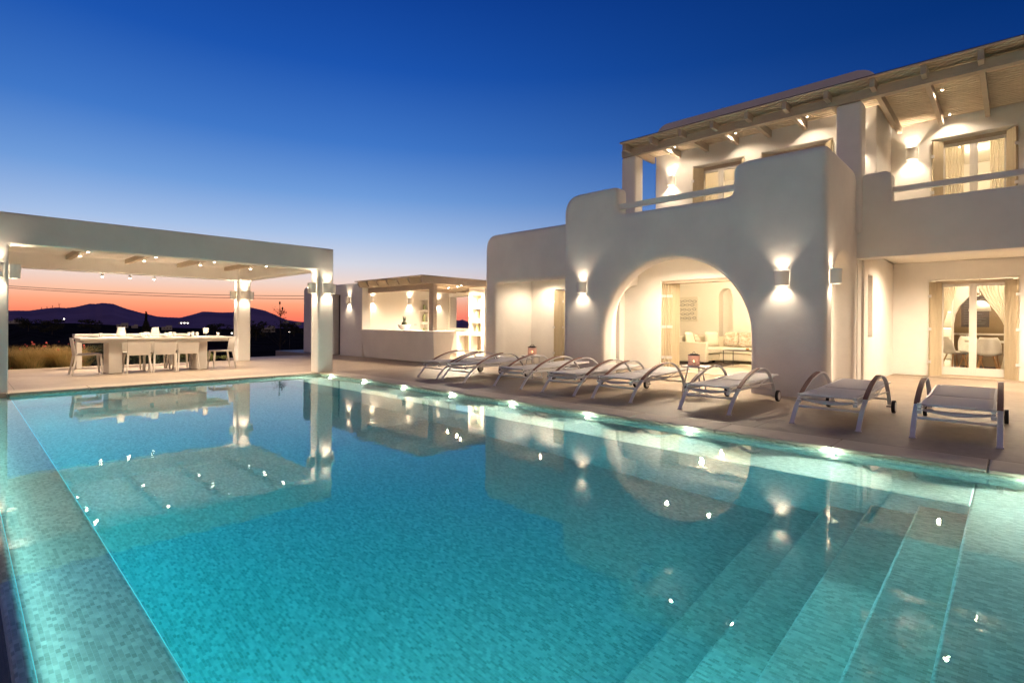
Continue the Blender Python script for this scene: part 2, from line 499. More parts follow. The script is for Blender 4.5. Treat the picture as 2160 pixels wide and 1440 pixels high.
HP = [(100, .6), (92, .7), (87.1, .77), (86.1, .79), (84.95, 1.01), (84.37, 1.1), (83.8, 1.05), (83.2, 1.17), (82.24, 1.46), (81.9, 1.45), (81.45, 1.56), (80.64, 1.48), (79.64, 1.05), (78.6, .74), (77.56, .46), (76.67, .38), (75.75, .37), (75.0, .58),
      (74.0, .95), (73.2, .93), (72.3, .89), (71.5, .93), (70.7, 1.25), (69.93, 1.43), (69.3, 1.27), (68.63, 1.13), (67.35, .54), (66.7, .25), (66.04, .13), (65.16, .04), (63, .05), (58, .15), (54, .1), (51.2, .0), (50.3, .05), (49.9, .2), (49.6, .34), (49.3, .33), (48.98, .43), (48.6, .28), (48.26, .14), (47, .05), (42, .0), (38, -.1)]
def hp(az):
    for (a, e), (b, f) in zip(HP, HP[1:]):
        if a >= az >= b: return e + (f - e) * (a - az) / (a - b)
    return 0
hm = MB(); n = 520
rows = [(2300, -36, 0), (2700, 0, .35), (3050, 0, .72), (3500, 0, 1.0), (4000, 0, .7), (4800, -60, 0)]
for k in range(n + 1):
    az = 100 - 62 * k / n
    e = hp(az) + .012 * math.sin(az * 23) + .008 * math.sin(az * 57 + 1)
    top = 1.05 + 3500 * math.tan(R(e))
    for (rr, zz, fr) in rows:
        z = -34 + (top + 34) * fr if fr > 0 else zz
        if 0 < fr < 1: z += (top + 34) * .03 * math.sin(az * 2.3 + rr)
        hm.v.append((rr * math.cos(R(az)), rr * math.sin(R(az)), z))
L_ = len(rows)
hm.f = [(k * L_ + j, (k + 1) * L_ + j, (k + 1) * L_ + j + 1, k * L_ + j + 1) for k in range(n) for j in range(L_ - 1)]
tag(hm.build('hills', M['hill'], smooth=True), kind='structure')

# ---- pool basin: floor, walls, long shelf, five steps and overflow ledge
b = MB()
b.box(.3, -3.2, -1.6, 5.5, 10.7, -1.35)                    # floor
b.box(5.28, -3.2, -1.5, 5.6, 10.7, -.034)                  # right wall
b.box(.52, 10.55, -1.5, 5.4, 10.72, -.034)                # far wall
b.box(.14, -3.4, -1.5, 5.6, -3.05, -.034)                 # near wall
b.box(4.57, .20, -1.5, 5.4, 10.6, -.30)                   # shelf along the terrace
b.box(.4, -3.1, -1.5, 5.4, .205, -.302)                     # near platform
zz = [-.50, -.70, -.90, -1.10]
ys = [.20, .47, .75, 1.03, 1.32]
for i, z in enumerate(zz): b.box(.4, ys[i] - .02, -1.5, 4.6, ys[i + 1], z)
tag(b.build('pool_basin', M['mosaic'], uv=True, bevel=.016, seg=2), 'sea green mosaic pool shell with a shelf and steps under water', kind='structure')
b = MB(); b.box(.14, -3.2, -1.9, .53, 10.6, -.20); b.box(.125, -3.2, -1.9, .175, 10.6, -.064)
tag(b.build('overflow_ledge', M['mosaic'], uv=True, bevel=.02, seg=3), 'pale mosaic overflow ledge along the open side of the pool', kind='structure')
b = MB(); b.box(-.55, -3.2, -1.3, -.45, 12, -.9); b.box(-.55, -3.2, -1.5, .15, 12, -1.25)
tag(b.build('overflow_channel', mat('channel', (.05, .06, .09), .4)), kind='structure')
# water with its own fine surface grid
wv = MB()
x0, x1, y0, y1, zb = .119, 5.29, -3.1, 10.56, -1.39
wv.box(x0, y0, zb, x1, y1, WL)
tag(wv.build('water', M['water']), kind='structure')

# ---- terrace and coping
poly = [(-3.2, 10.955), (5.69, 10.955), (5.69, -7), (19, -7), (19, 20), (8.2, 20), (8.2, 16.65), (5.4, 16.65), (5.4, 15.6), (-3.2, 15.6)]
tag(MB().prism(poly, 'z', -.28, -.003).build('terrace', M['deck'], bevel=.006), kind='structure')
c = MB()
yy = -7.0
while yy < 10.5:
    y2 = min(yy + 1.02, 10.54)
    c.box(5.262, yy, -.032, 5.687, y2 - .004, 0)
    yy += 1.02
xx = .5
c.box(5.262, 10.54, -.032, 5.687, 10.952, 0)
while xx < 5.25:
    x2 = min(xx + .95, 5.26)
    c.box(xx, 10.535, -.032, x2 - .004, 10.952, 0)
    xx += .95
c.box(-.1, 10.56, -.25, .497, 10.952, 0)
tag(c.build('coping', M['coping'], bevel=.012, seg=3), 'pale stone coping slabs around the pool', kind='structure')

# ================================================================== WALL LAMPS
def make_wall_lamp():
    root = thing('wall_lamp', (0, 0, 0), '', 'wall lamp', 'white up and down wall lamps')
    s = ML(); n = 14
    vs = []; fs = []
    for k, (z, f) in enumerate(((-.105, .90), (-.098, .93), (.098, 1.0), (.105, .985))):
        for i in range(n + 1):
            t = -PI / 2 + PI * i / n
            for q in (1.0, .90):
                x = .004 + .135 * f * q * max(math.cos(t), 0) ** .75
                vs.append((x, .098 * f * q * math.sin(t), z))
    w = 2 * (n + 1)
    for k in range(3):
        for i in range(n):
            a = k * w + 2 * i; bb = a + w
            fs.append((a, a + 2, bb + 2, bb)); fs.append((a + 1, bb + 1, bb + 3, a + 3))
    for k in (0, 3):
        for i in range(n):
            a = k * w + 2 * i; fs.append((a, a + 1, a + 3, a + 2) if k == 0 else (a, a + 2, a + 3, a + 1))
    s.add(vs, fs)
    s.build('lamp_shade', M['lamp_shade'], root, smooth=False)
    ML().box(.0, -.05, -.05, .012, .05, .05).build('wall_plate', M['lamp_white'], root)
    bl = ML().cyl((.055, 0, -.035), (.055, 0, .035), .022, 12)
    bl.build('bulb', M['bulb'], root)
    spot('lamp_light_up', (.062, 0, .085), (-.10, 0, 1), P_UP, 100, .9, radius=.018, parent=root)
    spot('lamp_light_down', (.062, 0, -.085), (-.10, 0, -1), P_DN, 116, .9, radius=.018, parent=root)
    return root
LAMP = None
LAMP_DATA = {}
def wall_lamp(x, y, z, face, label, k=1.0):
    global LAMP
    if LAMP is None: LAMP = make_wall_lamp(); o = LAMP
    else: o = copy_tree(LAMP)
    o.location = (x, y, z); o.rotation_euler = (0, 0, R(face)); o['label'] = label
    if k != 1.0:
        for c_ in o.children:
            if c_.type == 'LIGHT':
                key = (c_.data.name.split('.')[0], k)
                if key not in LAMP_DATA:
                    d = c_.data.copy(); d.energy *= k; LAMP_DATA[key] = d
                c_.data = LAMP_DATA[key]
    return o
# ================================================================== CEILING SPOTS
SPOT = None
def make_spot():
    root = thing('ceiling_spot', (0, 0, 0), '', 'spotlight')
    ML().cyl((0, 0, 0), (0, 0, -.07), .028, 14).build('housing', M['lamp_white'], root, smooth=False)
    ML().cyl((0, 0, -.0705), (0, 0, -.074), .022, 14).build('bulb', M['spot_face'], root)
    spot('spot_light', (0, 0, -.085), (0, 0, -1), P_SPOT, 88, .6, radius=.02, parent=root)
    return root
SPOT_DATA = {}
def ceiling_spot(x, y, z, label, group, k=1.0, wide=None):
    global SPOT
    if SPOT is None: SPOT = make_spot(); o = SPOT
    else: o = copy_tree(SPOT)
    if k != 1.0 or wide:
        for c_ in o.children:
            if c_.type == 'LIGHT':
                key = (k, wide)
                if key not in SPOT_DATA:
                    d = c_.data.copy(); d.energy = P_SPOT * k
                    if wide: d.spot_size = R(wide)
                    SPOT_DATA[key] = d
                c_.data = SPOT_DATA[key]
    o.location = (x, y, z); o['label'] = label; o['group'] = group
    return o

# ================================================================== PAVILION
pav = thing('dining_pavilion', (2.86, 13, 0), 'white flat roofed pavilion on square columns beside the pool', 'pavilion')
f = MB()
op = [(.16, -.2), (.51, -.2), (.51, 2.17), (5.24, 2.17), (5.24, -.02), (5.57, -.02), (5.57, 2.63), (.16, 2.63)]
f.prism(op, 'y', 10.62, 10.97)
op2 = [(.16, -.1), (.51, -.1), (.51, 2.17), (5.22, 2.17), (5.22, -.02), (5.55, -.02), (5.55, 2.63), (.16, 2.63)]
f.prism(op2, 'y', 15.2, 15.53)
f.box(.16, 10.8, 2.17, .51, 15.4, 2.63); f.box(5.24, 10.8, 2.17, 5.57, 15.4, 2.63)
f.box(.3, 10.8, 2.50, 5.4, 15.4, 2.61)
f.build('frame', M['plaster'], pav, remesh=.022, relax=3)
RX = [1.69, 2.76, 3.83, 4.92]
for x in RX:
    MB().box(x - .05, 10.95, 2.402, x + .05, 15.22, 2.505).build('rafter', M['beige_wood'], pav, bevel=.004)
ordn = ['first', 'second', 'third', 'fourth']
for i, x in enumerate(RX):
    for j, y in enumerate((11.5, 12.5, 13.45)):
        ceiling_spot(x - .02, y, 2.402, 'white spotlight on the %s pavilion rafter from the left, %s the pool' % (ordn[i], ('nearest to', 'midway from', 'farthest from')[j]), 'spotlights under the pavilion rafters', .62, 132)
for i, x in enumerate((2.28, 2.80, 3.28)):
    o = ceiling_spot(x, 15.12, 2.17, '%s of three white spotlights hanging from the rear pavilion beam' % ('leftmost', 'middle', 'rightmost')[i], 'spotlights hanging from the rear beam', 1.6, 130)
    ML().cyl((0, 0, .002), (0, 0, .04), .008, 8).build('stem', M['lamp_white'], o)
    o.location.z = 2.13
ZL = 1.78
wall_lamp(5.43, 10.612, ZL, -90, 'wall lamp on the pool side of the pavilion column at the pool corner')
wall_lamp(5.232, 10.80, ZL, 180, 'wall lamp on the left side of the pavilion column at the pool corner')
wall_lamp(5.578, 10.80, ZL, 0, 'wall lamp on the bar side of the pavilion column at the pool corner')
wall_lamp(5.38, 15.192, ZL, -90, 'wall lamp on the front of the rear right pavilion column')
wall_lamp(5.212, 15.37, ZL, 180, 'wall lamp on the left side of the rear right pavilion column')
wall_lamp(5.558, 15.37, ZL, 0, 'wall lamp on the right side of the rear right pavilion column')
wall_lamp(.36, 10.612, ZL, -90, 'wall lamp on the pool side of the left pavilion column, cut by the photo edge')
wall_lamp(.518, 10.80, ZL, 0, 'wall lamp on the inner side of the left pavilion column')

# ================================================================== BAR BUILDING
bar = thing('bar_house', (9, 14, 0), 'white poolside bar house with open serving front and wooden pergola', 'bar')
f = MB()
po = [(14.5, 0)] + [(14.5, 2.26)] + [(14.52, 2.285)] + [(18.3, 2.285)] + arc(18.3, 2.135, .15, 90, 0, 6) + [(18.45, 0), (16.27, 0), (16.27, 1.96), (15.84, 1.96), (15.84, 0)]
f.prism(po, 'x', 8.55, 8.86)
f.box(8.8, 18.15, 0, 12.2, 18.45, 2.25)
f.build('front_wall', M['plaster'], bar, bevel=.02, seg=3)
MB().box(8.74, 15.84, 0, 8.78, 16.27, 1.96).build('door', M['dark_door'], bar)
# inner side wall with three niches
f = MB()
f.box(8.87, 14.7, 0, 10.88, 15.0, 2.26); f.box(11.22, 14.7, 0, 12.15, 15.0, 2.26)
nz = [(0, .72), (1.01, 1.10), (1.44, 1.52), (1.86, 2.26)]
for a, bb in nz: f.box(10.88, 14.7, a, 11.22, 15.0, bb)
f.box(10.88, 14.93, .5, 11.22, 15.0, 2.0)
f.build('side_wall', M['plaster_in'], bar)
# back wall with window opening
f = MB()
f.box(12.15, 10.2, 0, 12.45, 13.60, 2.26); f.box(12.15, 14.63, 0, 12.45, 15.0, 2.26)
f.box(12.15, 13.6, 0, 12.45, 14.63, .885); f.box(12.15, 13.6, 1.995, 12.45, 14.63, 2.26)
f.build('back_wall', M['plaster_in'], bar)
MB().box(8.9, 14.75, 2.2, 12.4, 18.4, 2.27).build('roof', M['plaster'], bar)
# shelf unit
f = MB(); X0, X1 = 10.6, 11.0
f.box(X0 + .28, 11.2, 0, X1, 11.88, 2.12); f.box(X0 + .28, 11.8, 0, X1, 12.42, .80)
for a, bb in ((11.2, 11.34), (11.80, 11.88), (12.38, 12.44)):
    f.box(X0, a, 0, X0 + .3, bb, 2.12 if bb < 11.9 else .8)
for a, bb in ((0, .13), (.69, .80), (1.08, 1.2), (1.5, 1.59), (1.89, 2.12)): f.box(X0 + .002, 11.3, a, X0 + .3, 11.85, bb)
for a, bb in ((0, .13), (.69, .80)): f.box(X0 + .002, 11.85, a, X0 + .3, 12.42, bb)
sh = thing('shelf_unit', (10.8, 11.8, 0), 'white built shelf unit of open niches at the right end of the bar', 'shelf')
f.build('carcass', M['plaster_in'], sh)
MB().box(X0 + .265, 11.345, .14, X0 + .275, 11.79, 1.885).build('back_panel', M['niche_wood'], sh)
MB().box(X0 + .265, 11.885, .14, X0 + .275, 12.375, .685).build('back_panel', M['niche_wood'], sh)
def jar(x, y, z, h, r, label, grp):
    root = thing('jar', (x, y, z), label, 'jar', grp)
    ML().lathe([(0, 0), (r * .8, 0), (r, h * .1), (r, h * .75), (r * .75, h * .88), (r * .75, h)], n=14).build('vessel', M['jar'], root, smooth=True)
    ML().cyl((0, 0, h * .9), (0, 0, h), r * .7, 12).build('lid', M['jar'], root)
for i, (y, z, lb) in enumerate(((11.5, 1.59, 'pale green glass jar alone in the top niche of the bar shelf'), (11.66, 1.2, 'pale green glass jar on the left in the middle niche of the bar shelf'), (11.42, 1.2, 'pale green glass jar on the right in the middle niche of the bar shelf'),
        (11.62, .80, 'pale green glass jar on the left in the lower niche of the bar shelf'), (11.42, .80, 'pale green glass jar on the right in the lower niche of the bar shelf'))):
    jar(X0 + .12, y, z, .2, .055, lb, 'jars in the bar shelf')
for z, lb in ((1.52, 'pale jar in the upper wall niche behind the bar'), (1.10, 'tall pale jar in the middle wall niche behind the bar'), (.72, 'pale jar in the low wall niche behind the bar')):
    jar(11.12, 14.78, z, .17 if z != 1.10 else .26, .05, lb, 'jars in the wall niches')
MB().box(12.0, 13.2, .80, 12.14, 14.69, .85).build('sill_shelf', M['plaster_in'], bar)
# pergola of the bar
pg = MB(); pg.box(8.31, 11.14, 2.11, 12.15, 11.22, 2.285)
pg.build('fascia', M['beige_wood'], bar, bevel=.004)
for k in range(6):
    y = 11.72 + k * .515
    MB().prism([(8.31, 2.285), (8.31, 2.20), (8.37, 2.12), (12.15, 2.12), (12.15, 2.285)], 'y', y, y + .07).build('rafter', M['beige_wood'], bar, bevel=.003)
MB().box(8.30, 11.12, 2.287, 12.15, 14.52, 2.31).build('roof_boards', M['beige_wood'], bar)
MB().box(8.76, 11.22, 1.97, 8.86, 14.52, 2.118).build('beam', M['beige_wood'], bar, bevel=.004)
MB().box(8.75, 11.225, .85, 8.87, 11.42, 2.118).build('post', M['beige_wood'], bar, bevel=.004)
# counter
f = MB()
f.hexa([(8.60, 11.0, 0), (9.12, 11.0, 0), (9.12, 14.42, 0), (8.60, 14.42, 0)], [(8.47, 10.87, .85), (9.22, 10.87, .85), (9.22, 14.48, .85), (8.47, 14.48, .85)])
f.build('counter', M['plaster'], bar, bevel=.03, seg=3)
MB().box(8.625, 11.02, .002, 9.1, 14.40, .03).build('plinth', M['niche_wood'], bar)
for x, lb in ((9.04, 'wall lamp on the bar side wall nearest to the pool'), (10.45, 'middle wall lamp on the bar side wall, left of the niches'), (11.68, 'wall lamp on the bar side wall beside the window')):
    wall_lamp(x, 14.692, ZL, -90, lb)
wall_lamp(8.542, 15.25, ZL - .02, 180, 'wall lamp on the front of the bar house beside the dark door')
for x, y, lb in ((10.18, 12.34, 'leftmost of three spotlights under the bar pergola'), (10.03, 11.75, 'middle of three spotlights under the bar pergola'), (9.79, 11.30, 'rightmost of three spotlights under the bar pergola')):
    ceiling_spot(x, y, 2.19, lb, 'spotlights under the bar pergola', 2.6, 166)
# bowl with pine cones on the counter
bw = thing('fruit_bowl', (8.95, 12.85, .85), 'white footed bowl holding two spiky pineapples on the bar counter', 'bowl')
ML().lathe([(.0, .012), (.07, .0), (.08, .01), (.15, .07), (.19, .15), (.185, .155), (.14, .08), (.06, .03), (0, .025)], n=28).build('bowl', M['porcelain'], bw, smooth=True)
for k, (dx, dy) in enumerate(((.02, .06), (-.02, -.07))):
    p = ML()
    p.ball((dx, dy, .17), .06, 8, 1.35)
    for q in range(26):
        a = random.random() * 2 * PI; t = random.random() * .5
        h = .12 + random.random() * .08
        d = Vector((math.cos(a) * t, math.sin(a) * t, 1)).normalized()
        o0 = Vector((dx, dy, .23)); s_ = Vector((-math.sin(a), math.cos(a), 0)) * .012
        tip = o0 + d * h
        p.add([o0 - s_, o0 + s_, tip], [(0, 1, 2)])
    tag(p.build('pineapple', M['pine_leaf'], None, origin=None, fixn=False), 'spiky %s pineapple lying in the bowl on the bar counter' % ('left', 'right')[k], 'pineapple', 'pineapples in the bowl').location = (8.95, 12.85, .85)
so = thing('wall_socket', (10.7, 14.69, 1.0), 'small grey socket on the bar side wall near the niches', 'socket')
ML().box(-.04, -.01, -.03, .04, .008, .03).build('plate', M['rim'], so)

# ================================================================== VILLA
vil = thing('villa', (11, 3, 0), 'large white two storey villa with arched porch and rounded parapets', 'house')
T = .36
f = MB()
zt = 3.66
out = [(6.70, -.25)] + arc(6.38, 3.34, .32, 0, 90, 8) + [(5.47, zt)] + arc(5.47, 3.61, .05, 90, 180, 3) + [(5.42, 3.13), (3.29, 3.13)] + arc(3.14, 3.51, .15, 0, 90, 5) + [(1.94, zt), (1.94, -.25), (3.0, -.25)] + arc(4.36, .86, 1.36, 180, 0, 28)[::1] + [(5.72, -.25)]
# outline in (y,z); the arch runs from y 3.0 up and over to y 5.72
f.prism(out, 'x', 8.55, 8.55 + T)
side = [(8.55, -.25), (8.55, zt), (10.35, zt)] + arc(10.35, 3.36, .28, 90, 0, 6)[1:] + [(10.63, -.25), (10.40, -.25)] + arc(9.65, 1.45, .75, 0, 180, 18) + [(8.90, -.25)]
f.prism(side, 'y', 1.94, 2.30)
f.prism([(8.56, 2.9), (8.60, 3.36), (11.2, 3.36), (11.2, 2.9)], 'y', 6.38, 6.70)
# left porch wall with a half arch
la = [(8.6, -.25), (10.05, -.25)] + [(10.05, 1.1)] + arc(10.95, 1.1, .90, 180, 90, 10, ry=.85) + [(11.1, 1.95), (11.1, 2.6), (8.6, 2.6)]
f.prism(la, 'y', 6.34, 6.70)
f.box(8.6, 2.0, 2.5, 11.2, 6.6, 2.78)
f.build('porch_block', M['plaster'], vil, remesh=.03, relax=44)
# porch back wall with the living room opening
f = MB()
f.prism([(1.9, 0), (3.45, 0), (3.45, 2.03), (5.76, 2.03), (5.76, 0), (7.6, 0), (7.6, 2.6), (1.9, 2.6)], 'x', 10.9, 11.25)
f.box(9.8, 7.3, 0, 10.69, 7.5, 2.24)
f.build('porch_wall', M['plaster'], vil, bevel=.02, seg=3)
# annex on the left
f = MB()
f.prism([(9.81, -.25)] + arc(9.51, 2.99, .30, 0, 90, 8) + [(6.5, 3.29), (6.5, 2.07), (9.45, 2.07), (9.45, -.25)], 'x', 9.3, 9.62)
f.box(9.32, 9.46, -.25, 10.95, 9.81, 2.4)
f.box(9.35, 6.6, 2.25, 10.95, 9.7, 2.5)
f.build('annex_front', M['plaster'], vil, remesh=.03, relax=30)
f = MB()
f.prism([(9.6, 0), (8.66, 0), (8.66, 1.94), (7.75, 1.94), (7.75, 0), (6.7, 0), (6.7, 2.3), (9.6, 2.3)], 'x', 10.7, 10.95)
f.build('annex_wall', M['plaster'], vil, bevel=.015)
# upper storey walls
f = MB()
wa = [(6.22, 2.6)] + arc(5.92, 5.48, .30, 0, 90, 8) + [(2.12, 5.78)] + arc(2.12, 5.48, .30, 90, 180, 8) + [(1.82, 2.6), (2.52, 2.6), (2.52, 4.62), (3.80, 4.62), (3.80, 2.6), (4.16, 2.6), (4.16, 4.62), (5.28, 4.62), (5.28, 2.6)]
f.prism(wa, 'x', 11.46, 11.80)
f.build('upper_front_wall', M['plaster'], vil, bevel=.03, seg=3)
f = MB()
f.box(11.78, 1.82, 2.6, 13.3, 2.14, 5.55)
f.box(11.78, 5.9, 2.6, 17, 6.22, 5.7)
f.prism([(1.83, 2.6), (1.17, 2.6), (1.17, 4.66), (-.03, 4.66), (-.03, 2.6), (-7, 2.6), (-7, 5.3), (1.83, 5.3)], 'x', 13.0, 13.32)
f.box(11.7, 2.1, 5.1, 17, 6, 5.3); f.box(13.2, -7, 5.05, 17, 2.0, 5.2)
f.box(17, -7, 2.6, 17.2, 6.2, 5.3)
f.build('upper_side_wall', M['plaster'], vil, bevel=.02, seg=2)
# floors
f = MB()
f.box(11.2, 2.0, 2.42, 17, 6.6, 2.63); f.box(10.75, -7, 2.42, 17, 1.96, 2.63); f.box(11.0, 1.9, 2.42, 17, 7.6, 2.6)
f.build('upper_floor', M['plaster_in'], vil)
# ground floor right: side wall with slit, door wall
f = MB()
f.box(10.6, 1.94, 0, 11.33, 2.28, 2.42); f.box(11.9, 1.94, 0, 14.4, 2.28, 2.42)
f.box(11.33, 1.94, 0, 11.9, 2.28, .85); f.box(11.33, 1.94, 2.0, 11.9, 2.28, 2.42); f.box(11.33, 2.14, .84, 11.9, 2.28, 2.01)
f.build('slit_wall', M['plaster'], vil)
f = MB()
f.prism([(2.1, 0), (1.31, 0), (1.31, 2.04), (-.06, 2.04), (-.06, 0), (-7, 0), (-7, 2.42), (2.1, 2.42)], 'x', 14.2, 14.55)
f.build('ground_door_wall', M['plaster'], vil, bevel=.02, seg=3)
# right balcony parapet and soffit beam
f = MB()
f.prism([(2.06, 2.19), (2.06, 3.3), (1.93, 3.42)] + arc(1.79, 3.49, .11, 0, 90, 4) + [(1.55, 3.60)] + arc(1.55, 3.51, .09, 90, 180, 4) + [(1.46, 3.09), (-7, 3.09), (-7, 2.19)], 'x', 10.49, 10.80)
f.build('balcony_parapet', M['plaster'], vil, bevel=.05, seg=4)
# handrails
MB().box(8.62, 3.2, 3.23, 8.69, 5.5, 3.325).build('handrail', M['lamp_white'], vil, bevel=.004)
MB().box(10.56, -7, 3.25, 10.63, 1.5, 3.335).build('handrail', M['lamp_white'], vil, bevel=.004)
# pillars
for y0_, y1_ in ((1.86, 2.24), (6.13, 6.50)):
    MB().box(10.40, y0_, 2.62, 10.74, y1_, 4.83).build('pillar', M['plaster'], vil, bevel=.05, seg=4)
# pergola over the balconies
MB().box(10.37, -7, 4.83, 10.50, 6.47, 4.985).build('pergola_beam', M['beige_wood'], vil, bevel=.004)
rafy = [6.30 - .655 * k for k in range(20)]
for y in rafy:
    xe = 11.46 if y > 1.8 else 13.0
    if abs(y - 1.715) < .06: xe = 13.0
    MB().box(10.12, y - .07, 4.895, xe, y, 5.04).build('rafter', M['beige_wood'], vil, bevel=.003)
sl = MB()
x = 10.08
while x < 13.0:
    if x < 11.40: sl.box(x, -7, 5.042, x + .070, 6.34, 5.064)
    else: sl.box(x, -7, 5.042, x + .070, 1.81, 5.064)
    x += .100
MB().box(10.09, -7, 5.072, 11.5, 6.35, 5.080).box(11.5, -7, 5.072, 13.0, 1.81, 5.080).build('roof_sheet', M['dark_door'], vil)
sl.build('slats', M['slat_wood_lit'], vil)
UL = 4.40
wall_lamp(11.452, 5.80, UL, 180, 'wall lamp at the left end of the upper balcony wall', 2.2)
wall_lamp(11.452, 2.15, UL, 180, 'wall lamp on the upper wall behind the thick balcony pillar', 2.2)
wall_lamp(12.992, 1.48, UL + .05, 180, 'wall lamp beside the right upper balcony door', 2.2)
wall_lamp(8.542, 6.20, ZL, 180, 'wall lamp left of the big porch arch')
wall_lamp(8.542, 2.53, ZL - .02, 180, 'wall lamp right of the big porch arch')
wall_lamp(8.76, 1.932, ZL - .01, -90, 'wall lamp round the corner beside the small side arch')
gsp = 'spotlights under the balcony pergola'
for x, y, lb in ((10.95, 5.645 - .17, 'leftmost spotlight under the balcony pergola'), (11.0, 4.335 - .17, 'second spotlight from the left under the balcony pergola'), (11.05, 3.025 - .17, 'spotlight under the pergola just left of the thick pillar'),
                 (11.3, 1.06 - .17, 'front spotlight under the pergola right of the thick pillar'), (12.7, 1.06 - .17, 'rear spotlight under the pergola right of the thick pillar'), (11.2, -.9, 'spotlight under the pergola beyond the right photo edge')):
    ceiling_spot(x, y, 5.035, lb, gsp, .3, 160).scale = (.62, .62, .62)
for x, y, lb in ((9.77, 5.0, 'left spotlight in the arched porch ceiling'), (9.74, 4.15, 'right spotlight in the arched porch ceiling')):
    ceiling_spot(x, y, 2.50, lb, 'spotlights in the porch ceiling', 2.1, 168)
for x, y, lb in ((12.23, .97, 'left spotlight in the soffit under the right balcony'), (12.38, -.2, 'right spotlight in the soffit under the right balcony'),
                 (12.4, -1.5, 'added soffit fill light just beyond the right photo edge'), (12.4, -3.0, 'added soffit fill light farther beyond the right photo edge')):  # last two are unseen, added for more warm light on the terrace
    ceiling_spot(x, y, 2.42, lb, 'spotlights in the balcony soffit', 1.8, 166)
ceiling_spot(10.2, 8.7, 2.25, 'spotlight in the ceiling of the left annex porch', 'spotlights in the annex porch', .65, 164)
ceiling_spot(10.0, 7.5, 2.25, 'hidden rear spotlight in the ceiling of the left annex porch', 'spotlights in the annex porch', .65, 164)

# ---- doors and shutters (all face the pool, -x)
def glass_door(parent, x, y0, y1, z0, z1, fr=.07, stile=.06, bot=.16):
    f = MB()
    f.box(x, y0, z0, x + .07, y0 + fr, z1); f.box(x, y1 - fr, z0, x + .07, y1, z1); f.box(x, y0, z1 - fr, x + .07, y1, z1); f.box(x, y0, z0, x + .07, y1, z0 + .03)
    fo = f.build('door_frame', M['beige_wood'], parent)
    ym = (y0 + y1) / 2
    for a, bb in ((y0 + fr, ym), (ym, y1 - fr)):
        l = MB(); X = x + .01
        l.box(X, a, z0 + .03, X + .045, a + stile, z1 - fr); l.box(X, bb - stile, z0 + .03, X + .045, bb, z1 - fr)
        l.box(X + .001, a + stile, z1 - fr - stile, X + .044, bb - stile, z1 - fr); l.box(X + .001, a + stile, z0 + .03, X + .044, bb - stile, z0 + .03 + bot)
        lo = l.build('door_leaf', M['white_frame'], parent, bevel=.004)
        MB().box(X + .02, a + stile, z0 + .03 + bot, X + .026, bb - stile, z1 - fr - stile).build('pane', M['glass'], lo)
    MB().cyl((x - .03, ym + .02, z0 + .85), (x - .03, ym + .10, z0 + .85), .008, 8).cyl((x - .03, ym + .02, z0 + .85), (x + .012, ym + .02, z0 + .85), .008, 8).build('handle', M['rim'], parent)
def shutter(parent, p0, p1, z0, z1, th=.035, battens=3):
    # boarded panel standing between two plan points
    p0, p1 = Vector((*p0, 0)), Vector((*p1, 0))
    d = (p1 - p0); Ln = d.length; d.normalize(); nrm = Vector((-d.y, d.x, 0)) * th / 2
    f = MB()
    k = 4
    for i in range(k):
        a = p0 + d * (Ln * i / k + .002); c_ = p0 + d * (Ln * (i + 1) / k - .002)
        q = [(a - nrm), (c_ - nrm), (c_ + nrm), (a + nrm)]
        f.hexa([(v.x, v.y, z0) for v in q], [(v.x, v.y, z1) for v in q])
    s_ = f.build('shutter', M['shutter'], parent)
    h = MB()
    for t in (.15, .5, .85):
        z = z0 + (z1 - z0) * t
        h.box(p0.x - .012, p0.y - .03, z - .03, p0.x + .012, p0.y + .03, z + .03)
    h.build('hinge', M['rim'], s_)
    return s_
# ground right door
glass_door(vil, 14.40, .02, 1.22, .02, 2.02)
shutter(vil, (14.16, 1.30), (14.36, 1.12), .02, 1.99)
shutter(vil, (14.16, -.05), (14.36, .13), .02, 1.99)
shutter(vil, (14.22, 1.30), (14.40, 1.20), .02, 1.98)
MB().box(14.1, -.1, -.002, 14.4, 1.32, .02).build('door_sill', M['coping'], vil)
# upper right door
glass_door(vil, 13.16, .02, 1.12, 2.64, 4.64)
shutter(vil, (12.95, 1.16), (13.12, 1.02), 2.64, 4.62)
shutter(vil, (12.95, -.02), (13.12, .11), 2.64, 4.62)
# upper left doors
glass_door(vil, 11.62, 4.22, 5.22, 2.64, 4.60)
shutter(vil, (11.42, 5.27), (11.60, 5.10), 2.64, 4.58); shutter(vil, (11.42, 4.17), (11.60, 4.27), 2.64, 4.58)
glass_door(vil, 11.62, 2.58, 3.74, 2.64, 4.60)
shutter(vil, (11.42, 3.79), (11.60, 3.62), 2.64, 4.58); shutter(vil, (11.42, 2.53), (11.60, 2.66), 2.64, 4.58)
# living room folding shutters, left jamb
for (a, bb) in (((10.93, 5.745), (11.18, 5.66)), ((10.96, 5.70), (11.20, 5.62)), ((10.99, 5.63), (11.23, 5.57)), ((11.03, 5.58), (11.27, 5.50))):
    shutter(vil, a, bb, .03, 1.99)
MB().box(10.95, 3.45, 1.97, 11.2, 5.76, 2.028).build('lintel_board', M['beige_wood'], vil)
# annex door
shutter(vil, (10.66, 8.65), (10.86, 8.45), .02, 1.92); shutter(vil, (10.78, 8.42), (10.84, 7.9), .02, 1.92)

